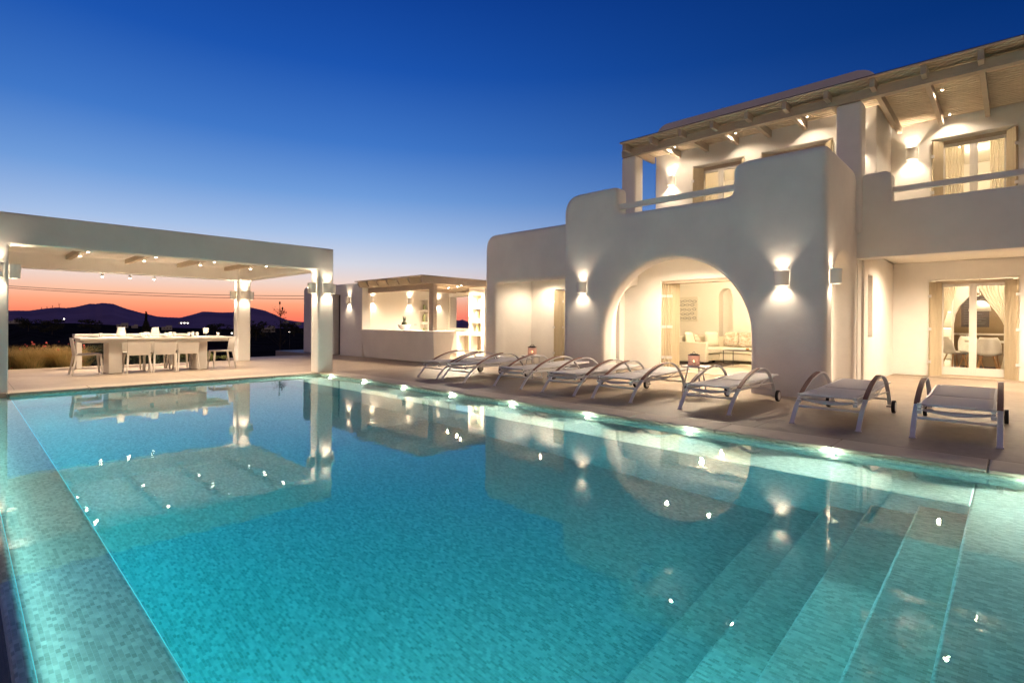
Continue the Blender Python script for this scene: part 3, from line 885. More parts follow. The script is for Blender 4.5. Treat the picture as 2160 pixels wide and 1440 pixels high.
# ---- rooms
def room(name, x0, x1, y0, y1, z0, z1, arches=()):
    f = MB(); t = .1
    f.box(x0, y1, z0, x1, y1 + t, z1); f.box(x0, y0 - t, z0, x1, y0, z1)
    # back wall with optional arched opening (y a..b, height h, solid of depth)
    pts = [(y0 - t, z0)]
    for (a, bb, h) in arches:
        r = (bb - a) / 2
        pts += [(a, z0), (a, h - r)] + arc((a + bb) / 2, h - r, r, 180, 0, 12)[1:-1] + [(bb, h - r), (bb, z0)]
    pts += [(y1 + t, z0), (y1 + t, z1), (y0 - t, z1)]
    f.prism(pts, 'x', x1, x1 + .3)
    f.box(x0, y0 - t, z1, x1 + .3, y1 + t, z1 + .06)
    return f.build(name, M['plaster_in'], vil)
room('living_room_wall', 11.26, 15.5, 2.6, 7.9, 0, 2.40, ((5.92, 6.32, 2.13),))
MB().box(15.8, 5.0, 0, 15.9, 7.5, 2.4).build('alcove_wall', M['plaster_in'], vil)
MB().box(11.0, 2.5, -.002, 15.8, 8.0, .018).build('living_room_floor', M['floor_in'], vil)
room('kitchen_wall', 14.56, 17.3, -3.5, 1.93, 0, 2.40, ((-.75, 1.12, 2.05),))
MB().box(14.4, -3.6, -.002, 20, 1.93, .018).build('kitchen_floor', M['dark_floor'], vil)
MB().box(19.4, -3, 0, 19.5, 2.5, 2.4).box(17.6, 1.5, 0, 19.5, 1.6, 2.4).box(17.6, -2, 2.2, 19.5, 1.6, 2.26).build('kitchen_back_wall', M['kitchen_dark'], vil)
room('bedroom_wall', 11.82, 14.5, 2.2, 5.88, 2.64, 5.0)
room('bedroom_wall', 13.34, 16.9, -3.0, 1.7, 2.64, 5.0)
def lamp_ceiling(x, y, z, sx, sy, p, color=WARM2):
    for dx in (-.25, .25):
        for dy in (-.25, .25): point('room_light', (x + dx * sx, y + dy * sy, z - .12), p * .25, color, .05)
lamp_ceiling(13.4, 5.0, 2.36, 2.5, 2.5, P_ROOM)
lamp_ceiling(15.9, 0, 2.36, 1.6, 2.0, P_ROOM * .7)
lamp_ceiling(18.3, 0, 2.15, .6, 1.2, P_ROOM * .35)
lamp_ceiling(13.1, 4.0, 4.96, 1.6, 2.4, P_ROOM * .45)
lamp_ceiling(15.0, 0, 4.96, 2.0, 2.4, P_ROOM * .5)
point('room_light', (10.9, 6.95, 2.0), 30, WARM, .08)

# ---- curtains
def curtain(pts, z0, z1, wave=.012, nw=9, pinch=None, label='', grp='curtains behind the glass doors'):
    # hangs between two plan points; pinch=(frac, dir) gathers the lower part to one side
    p0, p1 = Vector((*pts[0], 0)), Vector((*pts[1], 0))
    d = p1 - p0; nrm = Vector((-d.y, d.x, 0)).normalized()
    N_, K = nw * 8, 14
    f = MB(); f.v = []
    for k in range(K + 1):
        t = k / K; z = z1 + (z0 - z1) * t
        w = 1.0
        if pinch: w = 1 - pinch * math.sin(min(t / .62, 1) * PI / 2) ** 1.6 if t < .62 else (1 - pinch) + pinch * .25 * (t - .62) / .38
        for i in range(N_ + 1):
            s_ = i / N_
            p = p0 + d * s_ * w + nrm * wave * math.sin(s_ * nw * 2 * PI)
            f.v.append((p.x, p.y, z))
    f.f = [(k * (N_ + 1) + i, k * (N_ + 1) + i + 1, (k + 1) * (N_ + 1) + i + 1, (k + 1) * (N_ + 1) + i) for k in range(K) for i in range(N_)]
    o = f.build('curtain', M['curtain'], smooth=True, fixn=False, origin=(p0.x, p0.y, z0))
    return tag(o, label, 'curtain', grp)
curtain([(14.62, .02), (14.62, .55)], .1, 1.96, pinch=.85, label='cream curtain tied back at the right of the ground floor glass door')
curtain([(14.62, 1.20), (14.62, .88)], .1, 1.96, pinch=.8, label='cream curtain tied back at the left of the ground floor glass door')
curtain([(13.45, 1.08), (13.45, .72)], 2.7, 4.6, label='cream curtain at the left of the upper right glass door')
curtain([(13.45, .05), (13.45, .35)], 2.7, 4.6, label='cream curtain at the right of the upper right glass door')
curtain([(11.85, 5.2), (11.85, 4.78)], 2.7, 4.58, label='cream curtain inside the leftmost upper glass door')
curtain([(11.85, 2.62), (11.85, 3.0)], 2.7, 4.58, label='cream curtain inside the upper glass door left of the pillar')
curtain([(11.85, 3.7), (11.85, 3.45)], 2.7, 4.58, label='narrow cream curtain in the half hidden upper glass door')

# ---- living room furniture
def soft_box(f, x0, y0, z0, x1, y1, z1): return f.box(x0, y0, z0, x1, y1, z1)
sf = thing('sofa', (14.4, 5.8, .02), 'cream corner sofa on dark feet in the living room', 'sofa')
MB().box(13.55, 5.86, .07, 13.72, 6.75, .60).build('arm', M['sofa'], sf, bevel=.03, seg=3)
MB().box(13.72, 5.88, .10, 15.3, 6.75, .28).build('base', M['sofa'], sf, bevel=.02)
MB().box(14.45, 4.2, .10, 15.3, 5.88, .28).build('base', M['sofa'], sf, bevel=.02)
MB().box(13.73, 5.84, .29, 14.6, 6.6, .44).build('seat_cushion', M['cushion'], sf, bevel=.04, seg=3)
MB().box(14.61, 5.84, .29, 15.2, 6.6, .44).build('seat_cushion', M['cushion'], sf, bevel=.04, seg=3)
MB().box(14.4, 4.95, .29, 15.1, 5.82, .44).build('seat_cushion', M['cushion'], sf, bevel=.04, seg=3)
MB().box(14.4, 4.2, .29, 15.1, 4.93, .44).build('seat_cushion', M['cushion'], sf, bevel=.04, seg=3)
MB().box(13.72, 6.62, .2, 15.3, 6.8, .74).build('backrest', M['sofa'], sf, bevel=.04, seg=3)
MB().box(15.12, 4.2, .2, 15.32, 6.6, .74).build('backrest', M['sofa'], sf, bevel=.04, seg=3)
for (x, y) in ((13.62, 5.95), (14.3, 5.95), (14.55, 5.0), (14.55, 4.35)): MB().box(x, y, .02, x + .06, y + .06, .10).build('leg', M['dark_metal'], sf)
def pillow(x, y, z, rz, tilt, w, key, label):
    f = ML(); n = 10; f.v = []
    for sgn in (1, -1):
        for j in range(n + 1):
            for i in range(n + 1):
                u, v = i / n * 2 - 1, j / n * 2 - 1
                t = .08 * max(0, (1 - u ** 4) * (1 - v ** 4)) ** .6
                k = 1 - .08 * (u * u * v * v)
                f.v.append((sgn * t, u * w / 2 * k, v * w / 2 * k))
    m1 = (n + 1) ** 2
    for s_ in (0, 1):
        for j in range(n):
            for i in range(n):
                a = s_ * m1 + j * (n + 1) + i
                q = (a, a + 1, a + n + 2, a + n + 1)
                f.f.append(q if s_ == 0 else q[::-1])
    o = f.build('pillow', M[key], smooth=True, fixn=False)
    o.location = (x, y, z); o.rotation_euler = (0, R(tilt), R(rz))
    tag(o, label, 'pillow', 'pillows on the sofa')
pillow(13.95, 6.5, .66, -90, -12, .42, 'cushion', 'plain cream pillow at the left end of the sofa')
pillow(14.3, 6.45, .63, -80, -12, .36, 'cushion_print', 'small patterned pillow at the left end of the sofa')
pillow(14.95, 6.3, .66, -130, -14, .42, 'cushion', 'plain cream pillow in the corner of the sofa')
pillow(14.95, 5.75, .66, 175, -14, .42, 'cushion_print', 'patterned pillow right of the sofa corner')
pillow(14.98, 5.35, .66, 185, -14, .42, 'cushion_print', 'patterned pillow farthest right on the sofa')
rug = MB().box(12.9, 5.3, .019, 14.4, 6.9, .028).build('rug', M['dark_floor'], origin=(13.5, 6, .02)); tag(rug, 'dark brown rug under the sofa front', 'rug')
ct = thing('coffee_table', (13.4, 4.6, .02), 'low coffee table with thin dark frame in the living room', 'table')
MB().box(13.1, 4.2, .42, 13.75, 5.25, .435).build('tabletop', M['dark_metal'], ct)
for (x, y) in ((13.11, 4.22), (13.74, 4.22), (13.11, 5.23), (13.74, 5.23)): MB().cyl((x, y, .02), (x, y, .42), .010, 8).build('leg', M['dark_metal'], ct)
sc_ = thing('centrepiece', (13.4, 4.75, .435), 'small white and brown ornament on the coffee table', 'ornament')
ML().ball((0, 0, .03), .05, 6, .6).build('bowl', M['leg_wood'], sc_, smooth=True)
ML().hexa([(-.01, -.02, .05), (.01, -.02, .05), (.01, .14, .12), (-.01, .14, .12)], [(-.01, -.02, .06), (.01, -.02, .06), (.01, .15, .14), (-.01, .15, .14)]).build('shell', M['porcelain'], sc_)
pic = thing('fish_picture', (15.49, 7.26, 1.54), 'pale canvas with rows of small grey fish on the living room wall', 'picture')
MB().box(15.46, 6.96, 1.17, 15.495, 7.60, 1.91).build('canvas', M['canvas'], pic)
fm = MB(); rnd = random.Random(3)
for j in range(5):
    for i in range(4):
        cy = 7.06 + i * .15 + (j % 2) * .06 + rnd.uniform(-.015, .015); cz = 1.27 + j * .128 + rnd.uniform(-.015, .015)
        a, bb = rnd.uniform(.052, .070), rnd.uniform(.028, .042)
        o_ = [(cy + a * math.cos(2 * PI * k / 14), cz + bb * math.sin(2 * PI * k / 14)) for k in range(14)]
        i_ = [(cy + a * .78 * math.cos(2 * PI * k / 14), cz + bb * .66 * math.sin(2 * PI * k / 14)) for k in range(14)]
        v = [(15.457, *p) for p in o_] + [(15.457, *p) for p in i_]
        fm.add(v, [(k, (k + 1) % 14, 14 + (k + 1) % 14, 14 + k) for k in range(14)])
        fm.add([(15.457, cy + a, cz), (15.457, cy + a + .022, cz + .016), (15.457, cy + a + .022, cz - .016)], [(0, 1, 2)])
        fm.add([(15.457, cy - a * .6, cz + .004), (15.457, cy - a * .45, cz + .004), (15.457, cy - a * .45, cz - .006), (15.457, cy - a * .6, cz - .006)], [(0, 1, 2, 3)])
fm.build('fish_drawing', M['fish_grey'], pic, fixn=False)

# ---- kitchen and dining room seen through the ground floor door
ls = thing('lit_shelves', (16.6, 1.2, 0), 'tall white shelf niche with warm strip lights in the dining room', 'shelf')
MB().box(16.85, 1.10, 0, 16.88, 1.40, 1.95).box(16.4, 1.38, 0, 16.85, 1.42, 1.95).box(16.4, 1.08, 0, 16.85, 1.10, 1.95).build('carcass', M['plaster_in'], ls)
for z in (.25, .62, 1.02, 1.42, 1.80):
    p_ = MB().box(16.4, 1.10, z, 16.85, 1.38, z + .04).build('shelf', M['plaster_in'], ls)
    MB().box(16.6, 1.12, z - .012, 16.8, 1.36, z - .002).build('light_strip', M['strip'], p_)
bd = thing('menu_board', (17.28, .9, 1.5), 'dark slate board with chalk lines on the dining room wall', 'board')
MB().box(17.55, .45, 1.05, 17.58, .98, 1.83).build('slate', M['board'], bd)
lm = MB()
for k in range(16):
    w = rnd.uniform(.25, .42)
    lm.box(17.545, .93 - w, 1.12 + k * .042, 17.549, .93, 1.128 + k * .042)
lm.build('chalk_lines', M['fish_grey'], bd)
try:
    fc = bpy.data.curves.new('letter', 'FONT'); fc.resolution_u = 6; fc.body = 'S'; fc.size = .34; fc.extrude = .02; fc.align_x = 'CENTER'; fc.materials.append(M['shell'])
    ft = bpy.data.objects.new('tmp_letter', fc); COL.objects.link(ft)
    me_ = bpy.data.meshes.new_from_object(ft.evaluated_get(bpy.context.evaluated_depsgraph_get())); bpy.data.objects.remove(ft)
    fo = bpy.data.objects.new('wall_letter', me_); COL.objects.link(fo); fo.location = (17.2, .66, 1.80); fo.rotation_euler = (R(90), 0, R(-90))
    tag(fo, 'pale letter S mounted high on the dining room wall', 'letter')
except Exception: pass
pl = thing('pendant_lamp', (16.2, .58, 2.38), 'white dome pendant lamp over the dining table', 'pendant lamp')
MB().cyl((16.2, .58, 1.66), (16.2, .58, 2.38), .006, 6).build('cable', M['dark_metal'], pl)
MB().lathe([(.02, .24), (.10, .22), (.17, .14), (.20, 0), (.19, 0), (.16, .12), (.09, .20), (0, .22)], (16.2, .58, 1.42), 24).build('lamp_shade', M['shell'], pl, smooth=True)
MB().ball((16.2, .58, 1.48), .04, 8).build('bulb', M['bulb'], pl)
dt = thing('dining_table', (16.3, .45, .02), 'round white dining table behind the glass door', 'table')
MB().cyl((16.3, .42, .70), (16.3, .42, .735), .42, 32).build('tabletop', M['shell'], dt)
for a in (45, 135, 225, 315): MB().cyl((16.3 + .28 * math.cos(R(a)), .42 + .28 * math.sin(R(a)), .02), (16.3 + .12 * math.cos(R(a)), .42 + .12 * math.sin(R(a)), .70), .016, 8).build('leg', M['leg_wood'], dt)
def shell_chair():
    root = thing('shell_chair', (0, 0, 0), '', 'chair', 'white shell chairs around the dining table')
    f = ML(); N1, K1 = 12, 14; f.v = []
    for k in range(K1 + 1):
        t = k / K1
        if t < .5: x = .22 - .40 * (t / .5); z = .42 - .015 * math.sin(t * 2 * PI)
        else:
            q = (t - .5) / .5; x = -.18 - .08 * q; z = .42 + .38 * q ** 1.1
        w = .21 * (1 - .35 * max(0, (t - .75) / .25) ** 2) * (1 - .2 * max(0, (.15 - t) / .15) ** 2)
        for i in range(N1 + 1):
            s_ = i / N1 * 2 - 1
            f.v.append((x + (.05 * s_ * s_ if t > .4 else 0), s_ * w, z + .05 * s_ * s_ * (1 if t < .6 else .2)))
    f.f = [(k * (N1 + 1) + i, k * (N1 + 1) + i + 1, (k + 1) * (N1 + 1) + i + 1, (k + 1) * (N1 + 1) + i) for k in range(K1) for i in range(N1)]
    o = f.build('seat', M['shell'], root, smooth=True, fixn=False)
    md = o.modifiers.new('solid', 'SOLIDIFY'); md.thickness = .012
    for (sx, sy) in ((1, 1), (1, -1), (-1, 1), (-1, -1)):
        ML().cyl((sx * .10, sy * .09, .41), (sx * .20, sy * .19, 0), .015, 8, .010).build('leg', M['leg_wood'], root)
    return root
shc = shell_chair()
for i, (x, y, rz, lb) in enumerate(((15.95, 1.00, -50, 'white shell chair left of the dining table, seen from the side'), (15.55, .42, 5, 'white shell chair with its back to the glass door'), (16.2, -.12, 80, 'white shell chair at the right of the dining table'), (16.9, .75, 200, 'white shell chair beyond the dining table'))):
    o = shc if i == 0 else copy_tree(shc)
    o.location = (x, y, .02); o.rotation_euler = (0, 0, R(rz)); o['label'] = lb
kc = thing('kitchen_counter', (18.9, -.3, 0), 'dark kitchen counter with a pale worktop in the far room', 'counter')
MB().box(18.6, -1.6, .02, 19.1, 1.4, .84).build('cabinet', M['kitchen_dark'], kc)
MB().box(18.58, -1.6, .84, 19.12, 1.4, .88).build('worktop', M['shell'], kc)

# ================================================================== LOUNGERS
def make_lounger():
    root = thing('sun_lounger', (0, 0, 0), '', 'sun lounger', 'sun loungers in a row along the pool')
    prof = [(0, 0), (.08, .09), (.17, .18), (.33, .28), (.50, .36), (.69, .425), (.88, .465), (1.0, .478), (1.13, .485), (1.24, .472), (1.34, .44), (1.43, .39), (1.50, .33), (1.57, .255), (1.62, .19), (1.66, .10)]
    # smooth the profile (Catmull-Rom)
    def cr(P, k=4):
        out_ = []
        for i in range(len(P) - 1):
            p0, p1, p2, p3 = P[max(i - 1, 0)], P[i], P[i + 1], P[min(i + 2, len(P) - 1)]
            for s_ in range(k):
                t = s_ / k
                out_.append(tuple(.5 * ((2 * p1[c]) + (-p0[c] + p2[c]) * t + (2 * p0[c] - 5 * p1[c] + 4 * p2[c] - p3[c]) * t * t + (-p0[c] + 3 * p1[c] - 3 * p2[c] + p3[c]) * t ** 3) for c in (0, 1)))
        return out_ + [P[-1]]
    pf = cr(prof)
    wood = [p for p in pf if .31 <= p[0] <= 1.02]
    for sy in (-1, 1):
        yc = sy * .305
        fo = ML().ribbon(pf, yc - .021, yc + .021, .018).build('side_frame', M['white_metal'], root, bevel=.003)
        wd = []
        for i, p in enumerate(wood):
            q0 = wood[max(i - 1, 0)]; q1 = wood[min(i + 1, len(wood) - 1)]
            d = Vector((q1[0] - q0[0], 0, q1[1] - q0[1])).normalized(); nn = Vector((-d.z, 0, d.x)) * .017
            wd.append((p[0] + nn.x, p[1] + nn.z))
        ML().ribbon(wd, yc - .023, yc + .023, .011).build('armrest', M['teak'], root, bevel=.002)
        ML().box(-.004, yc - .027, 0, .03, yc + .027, .012).build('foot_cap', M['rim'], root)
        wy = yc + sy * .045
        wo = ML().cyl((1.66, wy - .018, .078), (1.66, wy + .018, .078), .078, 28).build('wheel', M['rubber'], root, bevel=.006)
        ML().cyl((1.66, wy - .0195, .078), (1.66, wy + .0195, .078), .056, 24).build('rim', M['rim'], wo)
        ML().cyl((1.66, yc - .03 * sy, .078), (1.66, wy, .078), .012, 10).build('axle', M['rim'], wo)
        yr = sy * .262
        ML().ribbon([(.12, .262), (.5, .262), (.9, .262), (1.15, .262)], yr - .014, yr + .014, .036).build('rail', M['white_metal'], root, bevel=.003)
        ML().ribbon([(.10, .305), (.6, .304), (1.02, .308), (1.04, .312), (1.95, .342)], yr - .012, yr + .012, .022).build('sling_rail', M['white_metal'], root, bevel=.003)
        ML().box(.08, yr - .02, .228, .115, yr + .02, .258).build('end_cap', M['lamp_white'], root)
        ML().box(.085, yr - .018, .292, .13, yr + .018, .322).build('end_cap', M['lamp_white'], root)
        ML().cyl((.42, yr, .262), (.42, yc, .30), .009, 8).cyl((1.1, yr, .262), (1.55, yc, .262), .009, 8).build('bracket', M['white_metal'], root)
        # back support stay
        ML().cyl((1.12, yr, .25), (1.50, yr, .325), .008, 8).build('stay', M['white_metal'], root)
    # slings: seat and back, slightly sagging
    def sling(x0, z0, x1, z1, name, sag):
        f = ML(); nx_, ny_ = 14, 10; f.v = []
        for i in range(nx_ + 1):
            for j in range(ny_ + 1):
                s_ = i / nx_; t = j / ny_ * 2 - 1
                z = z0 + (z1 - z0) * s_ - sag * (1 - t * t) * (.4 + .6 * math.sin(s_ * PI))
                f.v.append((x0 + (x1 - x0) * s_, t * .255, z))
        f.f = [(i * (ny_ + 1) + j, (i + 1) * (ny_ + 1) + j, (i + 1) * (ny_ + 1) + j + 1, i * (ny_ + 1) + j + 1) for i in range(nx_) for j in range(ny_)]
        o = f.build(name, M['sling'], root, smooth=True, fixn=False)
        md = o.modifiers.new('thick', 'SOLIDIFY'); md.thickness = .004
    sling(.10, .320, 1.02, .320, 'seat_sling', .014)
    sling(1.03, .322, 1.96, .354, 'back_sling', .012)
    # hanging cloth edge at the foot end and cross bars
    f = ML(); f.v = []
    for i in range(17):
        t = i / 16 * 2 - 1
        f.v += [(.115, t * .25, .255 - .032 * (1 - t * t)), (.135, t * .25, .262 - .004 * (1 - t * t))]
    f.f = [(2 * i, 2 * i + 2, 2 * i + 3, 2 * i + 1) for i in range(16)]
    o = f.build('foot_apron', M['sling'], root, smooth=True, fixn=False); md = o.modifiers.new('thick', 'SOLIDIFY'); md.thickness = .01
    ML().cyl((.17, -.29, .175), (.17, .29, .175), .013, 10).build('cross_bar', M['white_metal'], root, smooth=True)
    ML().cyl((.11, -.255, .31), (.11, .255, .31), .011, 10).build('cross_bar', M['white_metal'], root, smooth=True)
    ML().cyl((1.60, -.29, .17), (1.60, .29, .17), .012, 10).build('cross_bar', M['white_metal'], root, smooth=True)
    ML().cyl((1.04, -.26, .27), (1.04, .26, .27), .011, 10).build('cross_bar', M['white_metal'], root, smooth=True)
    ML().cyl((1.96, -.255, .345), (1.96, .255, .345), .011, 10).build('cross_bar', M['white_metal'], root, smooth=True)
    return root
lg = make_lounger()
LY = [(.39, 'white sling sun lounger nearest to the camera, in front of the glass door'), (1.43, 'white sling sun lounger second nearest to the camera, in front of the small side arch'),
      (2.72, 'white sling sun lounger right of the lantern table in front of the arch'), (4.04, 'white sling sun lounger left of the lantern table in front of the arch'),
      (4.965, 'white sling sun lounger at the left edge of the big arch'), (6.045, 'white sling sun lounger right of the rear lantern table'),
      (7.385, 'white sling sun lounger second farthest from the camera'), (8.19, 'white sling sun lounger farthest from the camera, near the bar counter')]
for i, (y, lb) in enumerate(LY):
    o = lg if i == 0 else copy_tree(lg)
    o.location = (6.215 + (.02, -.01, .0, .015, -.005, .02, -.02, .02)[i], y, -.002); o['label'] = lb
    o.rotation_euler = (0, 0, R((.6, -.8, .3, .9, -.6, .4, 1.0, -2.2)[i]))

# ---- round side tables with lanterns
def side_table(x, y, label):
    root = thing('side_table', (x, y, -.002), label, 'table', 'round side tables between the loungers')
    ML().cyl((0, 0, .425), (0, 0, .442), .225, 36).build('tabletop', M['white_metal'], root, bevel=.004)
    for a in (100, 220, 340):
        ca_, sa_ = math.cos(R(a)), math.sin(R(a))
        ML().tube([(.12 * ca_, .12 * sa_, .425), (.20 * ca_, .20 * sa_, .05), (.19 * ca_, .19 * sa_, .015)], .011, 8).build('leg', M['white_metal'], root)
    ML().tube([(.19 * math.cos(R(a)), .19 * math.sin(R(a)), .012) for a in range(100, 461, 20)], .009, 8).build('base_ring', M['white_metal'], root)
    return root
side_table(7.66, 3.46, 'round white side table with a copper lantern in front of the arch')
side_table(7.72, 6.78, 'round white side table with a copper lantern farther from the camera')
def lantern(x, y, z, label):
    root = thing('lantern', (x, y, z), label, 'lantern', 'copper lanterns on the side tables')
    f = ML(); r = .082; h = .145; nh, nv = 16, 6
    for j in range(nv + 1):   # lattice rings and uprights
        z0 = .008 + h * j / nv
        f.lathe([(r - .003, z0 - .004), (r + .001, z0 - .004), (r + .001, z0 + .004), (r - .003, z0 + .004), (r - .003, z0 - .004)], n=32)
    for i in range(nh):
        for j in range(nv):
            a0 = 2 * PI * (i + .5 * (j % 2)) / nh; a1 = a0 + PI / nh; a2 = a0 - PI / nh
            za, zb_ = .008 + h * j / nv, .008 + h * (j + 1) / nv
            for aa in (a1, a2): f.cyl((r * math.cos(a0), r * math.sin(a0), za), (r * math.cos(aa), r * math.sin(aa), zb_), .0045, 5)
    f.build('body', M['copper'], root)
    ML().lathe([(0, 0), (r, 0), (r, .008), (0, .008)], n=32).build('base', M['copper'], root)
    ML().lathe([(r + .004, .155), (r + .006, .162), (.06, .172), (.055, .180), (0, .183)], n=32).build('lid', M['dark_metal'], root, smooth=True)
    ML().tube([(.05 * math.cos(R(a)), 0, .18 + .03 * math.sin(R(a))) for a in range(0, 181, 20)], .004, 6).build('handle', M['dark_metal'], root)
    cd_ = ML().cyl((0, 0, .008), (0, 0, .05), .03, 14).build('candle', M['porcelain'], root)
    ML().ball((0, 0, .066), .010, 6, 1.8).build('flame', M['flame'], cd_)
    point('candle_light', (0, 0, .075), 1.3, (1, .66, .46), .012, parent=root)
lantern(7.66, 3.50, .440, 'copper lattice lantern with lit candle on the nearer side table')
lantern(7.72, 6.80, .440, 'copper lattice lantern with lit candle on the farther side table')

# ================================================================== PAVILION FURNITURE
tb = thing('dining_table', (2.9, 13.2, 0), 'long white outdoor dining table on two broad pedestals under the pavilion', 'table')
MB().box(1.60, 12.80, .685, 4.28, 13.72, .722).build('tabletop', M['table_white'], tb, bevel=.005)
MB().box(1.66, 12.86, .62, 4.22, 13.66, .685).build('apron', M['table_white'], tb)
for x0_, x1_ in ((2.07, 2.29), (3.62, 3.84)): MB().box(x0_, 13.02, 0, x1_, 13.56, .62).build('pedestal', M['table_white'], tb, bevel=.01)
cs = thing('console_table', (2.8, 15, 0), 'long white sideboard table with slab legs behind the dining table', 'table')
MB().box(1.76, 14.80, .70, 3.95, 15.18, .752).build('tabletop', M['table_white'], cs, bevel=.004)
for x0_ in (1.80, 3.62): MB().box(x0_, 14.86, 0, x0_ + .09, 15.12, .70).build('leg', M['table_white'], cs)
def make_chair():
    root = thing('dining_chair', (0, 0, 0), '', 'chair', 'white chairs around the pavilion dining table')
    ML().box(-.19, -.19, .375, .19, .20, .405).build('seat', M['chair_white'], root, bevel=.01)
    f = ML(); f.hexa([(-.195, -.215, .36), (.195, -.215, .36), (.195, -.195, .36), (-.195, -.195, .36)], [(-.20, -.262, .715), (.20, -.262, .715), (.20, -.246, .715), (-.20, -.246, .715)])
    f.build('backrest', M['chair_white'], root, bevel=.006)
    for sx in (-1, 1):
        ML().hexa([(sx * .205 - .012, -.275, 0), (sx * .205 + .012, -.275, 0), (sx * .205 + .012, -.25, 0), (sx * .205 - .012, -.25, 0)],
                  [(sx * .178 - .018, -.215, .39), (sx * .178 + .018, -.215, .39), (sx * .178 + .018, -.18, .39), (sx * .178 - .018, -.18, .39)]).build('leg', M['chair_white'], root)
        ML().hexa([(sx * .19 - .011, .20, 0), (sx * .19 + .011, .20, 0), (sx * .19 + .011, .222, 0), (sx * .19 - .011, .222, 0)],
                  [(sx * .172 - .018, .155, .39), (sx * .172 + .018, .155, .39), (sx * .172 + .018, .195, .39), (sx * .172 - .018, .195, .39)]).build('leg', M['chair_white'], root)
    return root
ch = make_chair()
CH = [(2.545, 13.10, 0, 'left of the three white chairs with their backs to the pool'), (3.00, 13.11, 0, 'middle of the three white chairs with their backs to the pool'), (3.44, 13.12, 0, 'right of the three white chairs with their backs to the pool'),
      (1.78, 13.28, -90, 'white chair at the left end of the pavilion dining table'), (4.19, 13.26, 90, 'white chair at the right end of the pavilion dining table'),
      (2.56, 13.60, 180, 'left white chair on the far side of the pavilion dining table'), (3.02, 13.60, 180, 'middle white chair on the far side of the pavilion dining table'), (3.46, 13.60, 180, 'right white chair on the far side of the pavilion dining table')]
for i, (x, y, rz, lb) in enumerate(CH):
    o = ch if i == 0 else copy_tree(ch)
    o.location = (x, y, -.002); o.rotation_euler = (0, 0, R(rz)); o['label'] = lb
# tableware
def plate(x, y, z, label):
    root = thing('plate', (x, y, z), label, 'plate', 'place settings on the pavilion table')
    ML().lathe([(0, .006), (.07, .004), (.12, .016), (.122, .018), (.07, .010), (0, .010)], n=28).build('dish', M['porcelain'], root, smooth=True)
    ML().box(-.05, -.03, .010, .05, .03, .02).build('napkin', M['napkin'], root)
def tumbler(x, y, z, label, h=.085):
    root = thing('glass', (x, y, z), label, 'glass', 'drinking glasses on the pavilion table')
    ML().lathe([(0, 0), (.026, 0), (.033, h), (.031, h), (.025, .008), (0, .008)], n=18).build('cup', M['tumbler'], root, smooth=True)
def tg():
    mt = bpy.data.materials.new('clear_glass'); mt.use_nodes = True
    t = mt.node_tree; t.nodes.clear()
    o = t.nodes.new('ShaderNodeOutputMaterial'); mixn = t.nodes.new('ShaderNodeMixShader'); mixn.inputs[0].default_value = .35
    a = t.nodes.new('ShaderNodeBsdfTransparent'); g_ = t.nodes.new('ShaderNodeBsdfPrincipled'); g_.inputs['Base Color'].default_value = (.8, .78, .74, 1); g_.inputs['Roughness'].default_value = .08
    t.links.new(a.outputs[0], mixn.inputs[1]); t.links.new(g_.outputs[0], mixn.inputs[2]); t.links.new(mixn.outputs[0], o.inputs[0]); M['tumbler'] = mt
tg()
TZ = .722
for i, (x, y) in enumerate(((1.86, 13.22), (2.54, 12.98), (3.0, 12.98), (3.44, 12.98), (4.03, 13.24), (2.56, 13.54), (3.02, 13.54), (3.46, 13.54))):
    w = ('at the left end of the table', 'before the left chair on the pool side', 'before the middle chair on the pool side', 'before the right chair on the pool side', 'at the right end of the table', 'before the left far chair', 'before the middle far chair', 'before the right far chair')[i]
    plate(x, y, TZ, 'white plate with dark napkin ' + w)
    tumbler(x + .13, y + (.12 if i < 5 else -.10), TZ, 'clear tumbler ' + w)
    if i in (1, 2, 3, 5, 6, 7): tumbler(x + .21, y + (.10 if i < 5 else -.08), TZ, 'second clear tumbler ' + w, .10)
def hurricane(x, y, z, r, h, label, lit=True, stem=False):
    root = thing('candle_jar', (x, y, z), label, 'candle holder', 'glass candle holders')
    pr = [(0, 0), (r * .7, 0), (r * .95, h * .12), (r, h * .3), (r * .82, h * .7), (r * .72, h), (r * .70, h), (r * .80, h * .7), (r * .96, h * .3), (r * .9, h * .13), (0, .006)]
    if stem: pr = [(0, 0), (r * .7, 0), (r * .7, .01), (r * .12, .02), (r * .12, h * .3), (r * .75, h * .38), (r * .95, h * .5), (r * .95, h), (r * .9, h), (r * .9, h * .5), (0, h * .36)]
    ML().lathe(pr, n=26).build('vessel', M['tumbler'], root, smooth=True)
    zb_ = h * .38 if stem else .01
    cd_ = ML().cyl((0, 0, zb_), (0, 0, zb_ + h * .22), r * .4, 14).build('candle', M['porcelain'], root)
    if lit:
        ML().ball((0, 0, zb_ + h * .32), .012, 6, 1.7).build('flame', M['flame'], cd_)
        point('candle_light', (0, 0, zb_ + h * .36), .8, (1, .55, .26), .012, parent=root)
hurricane(2.33, 13.35, TZ, .085, .20, 'clear glass candle jar with lit candle on the left of the dining table')
hurricane(2.93, 13.38, TZ, .085, .20, 'clear glass candle jar without flame in the middle of the dining table', lit=False)
hurricane(3.86, 13.2, TZ, .06, .19, 'footed glass candle holder with lit candle on the right of the dining table', stem=True)

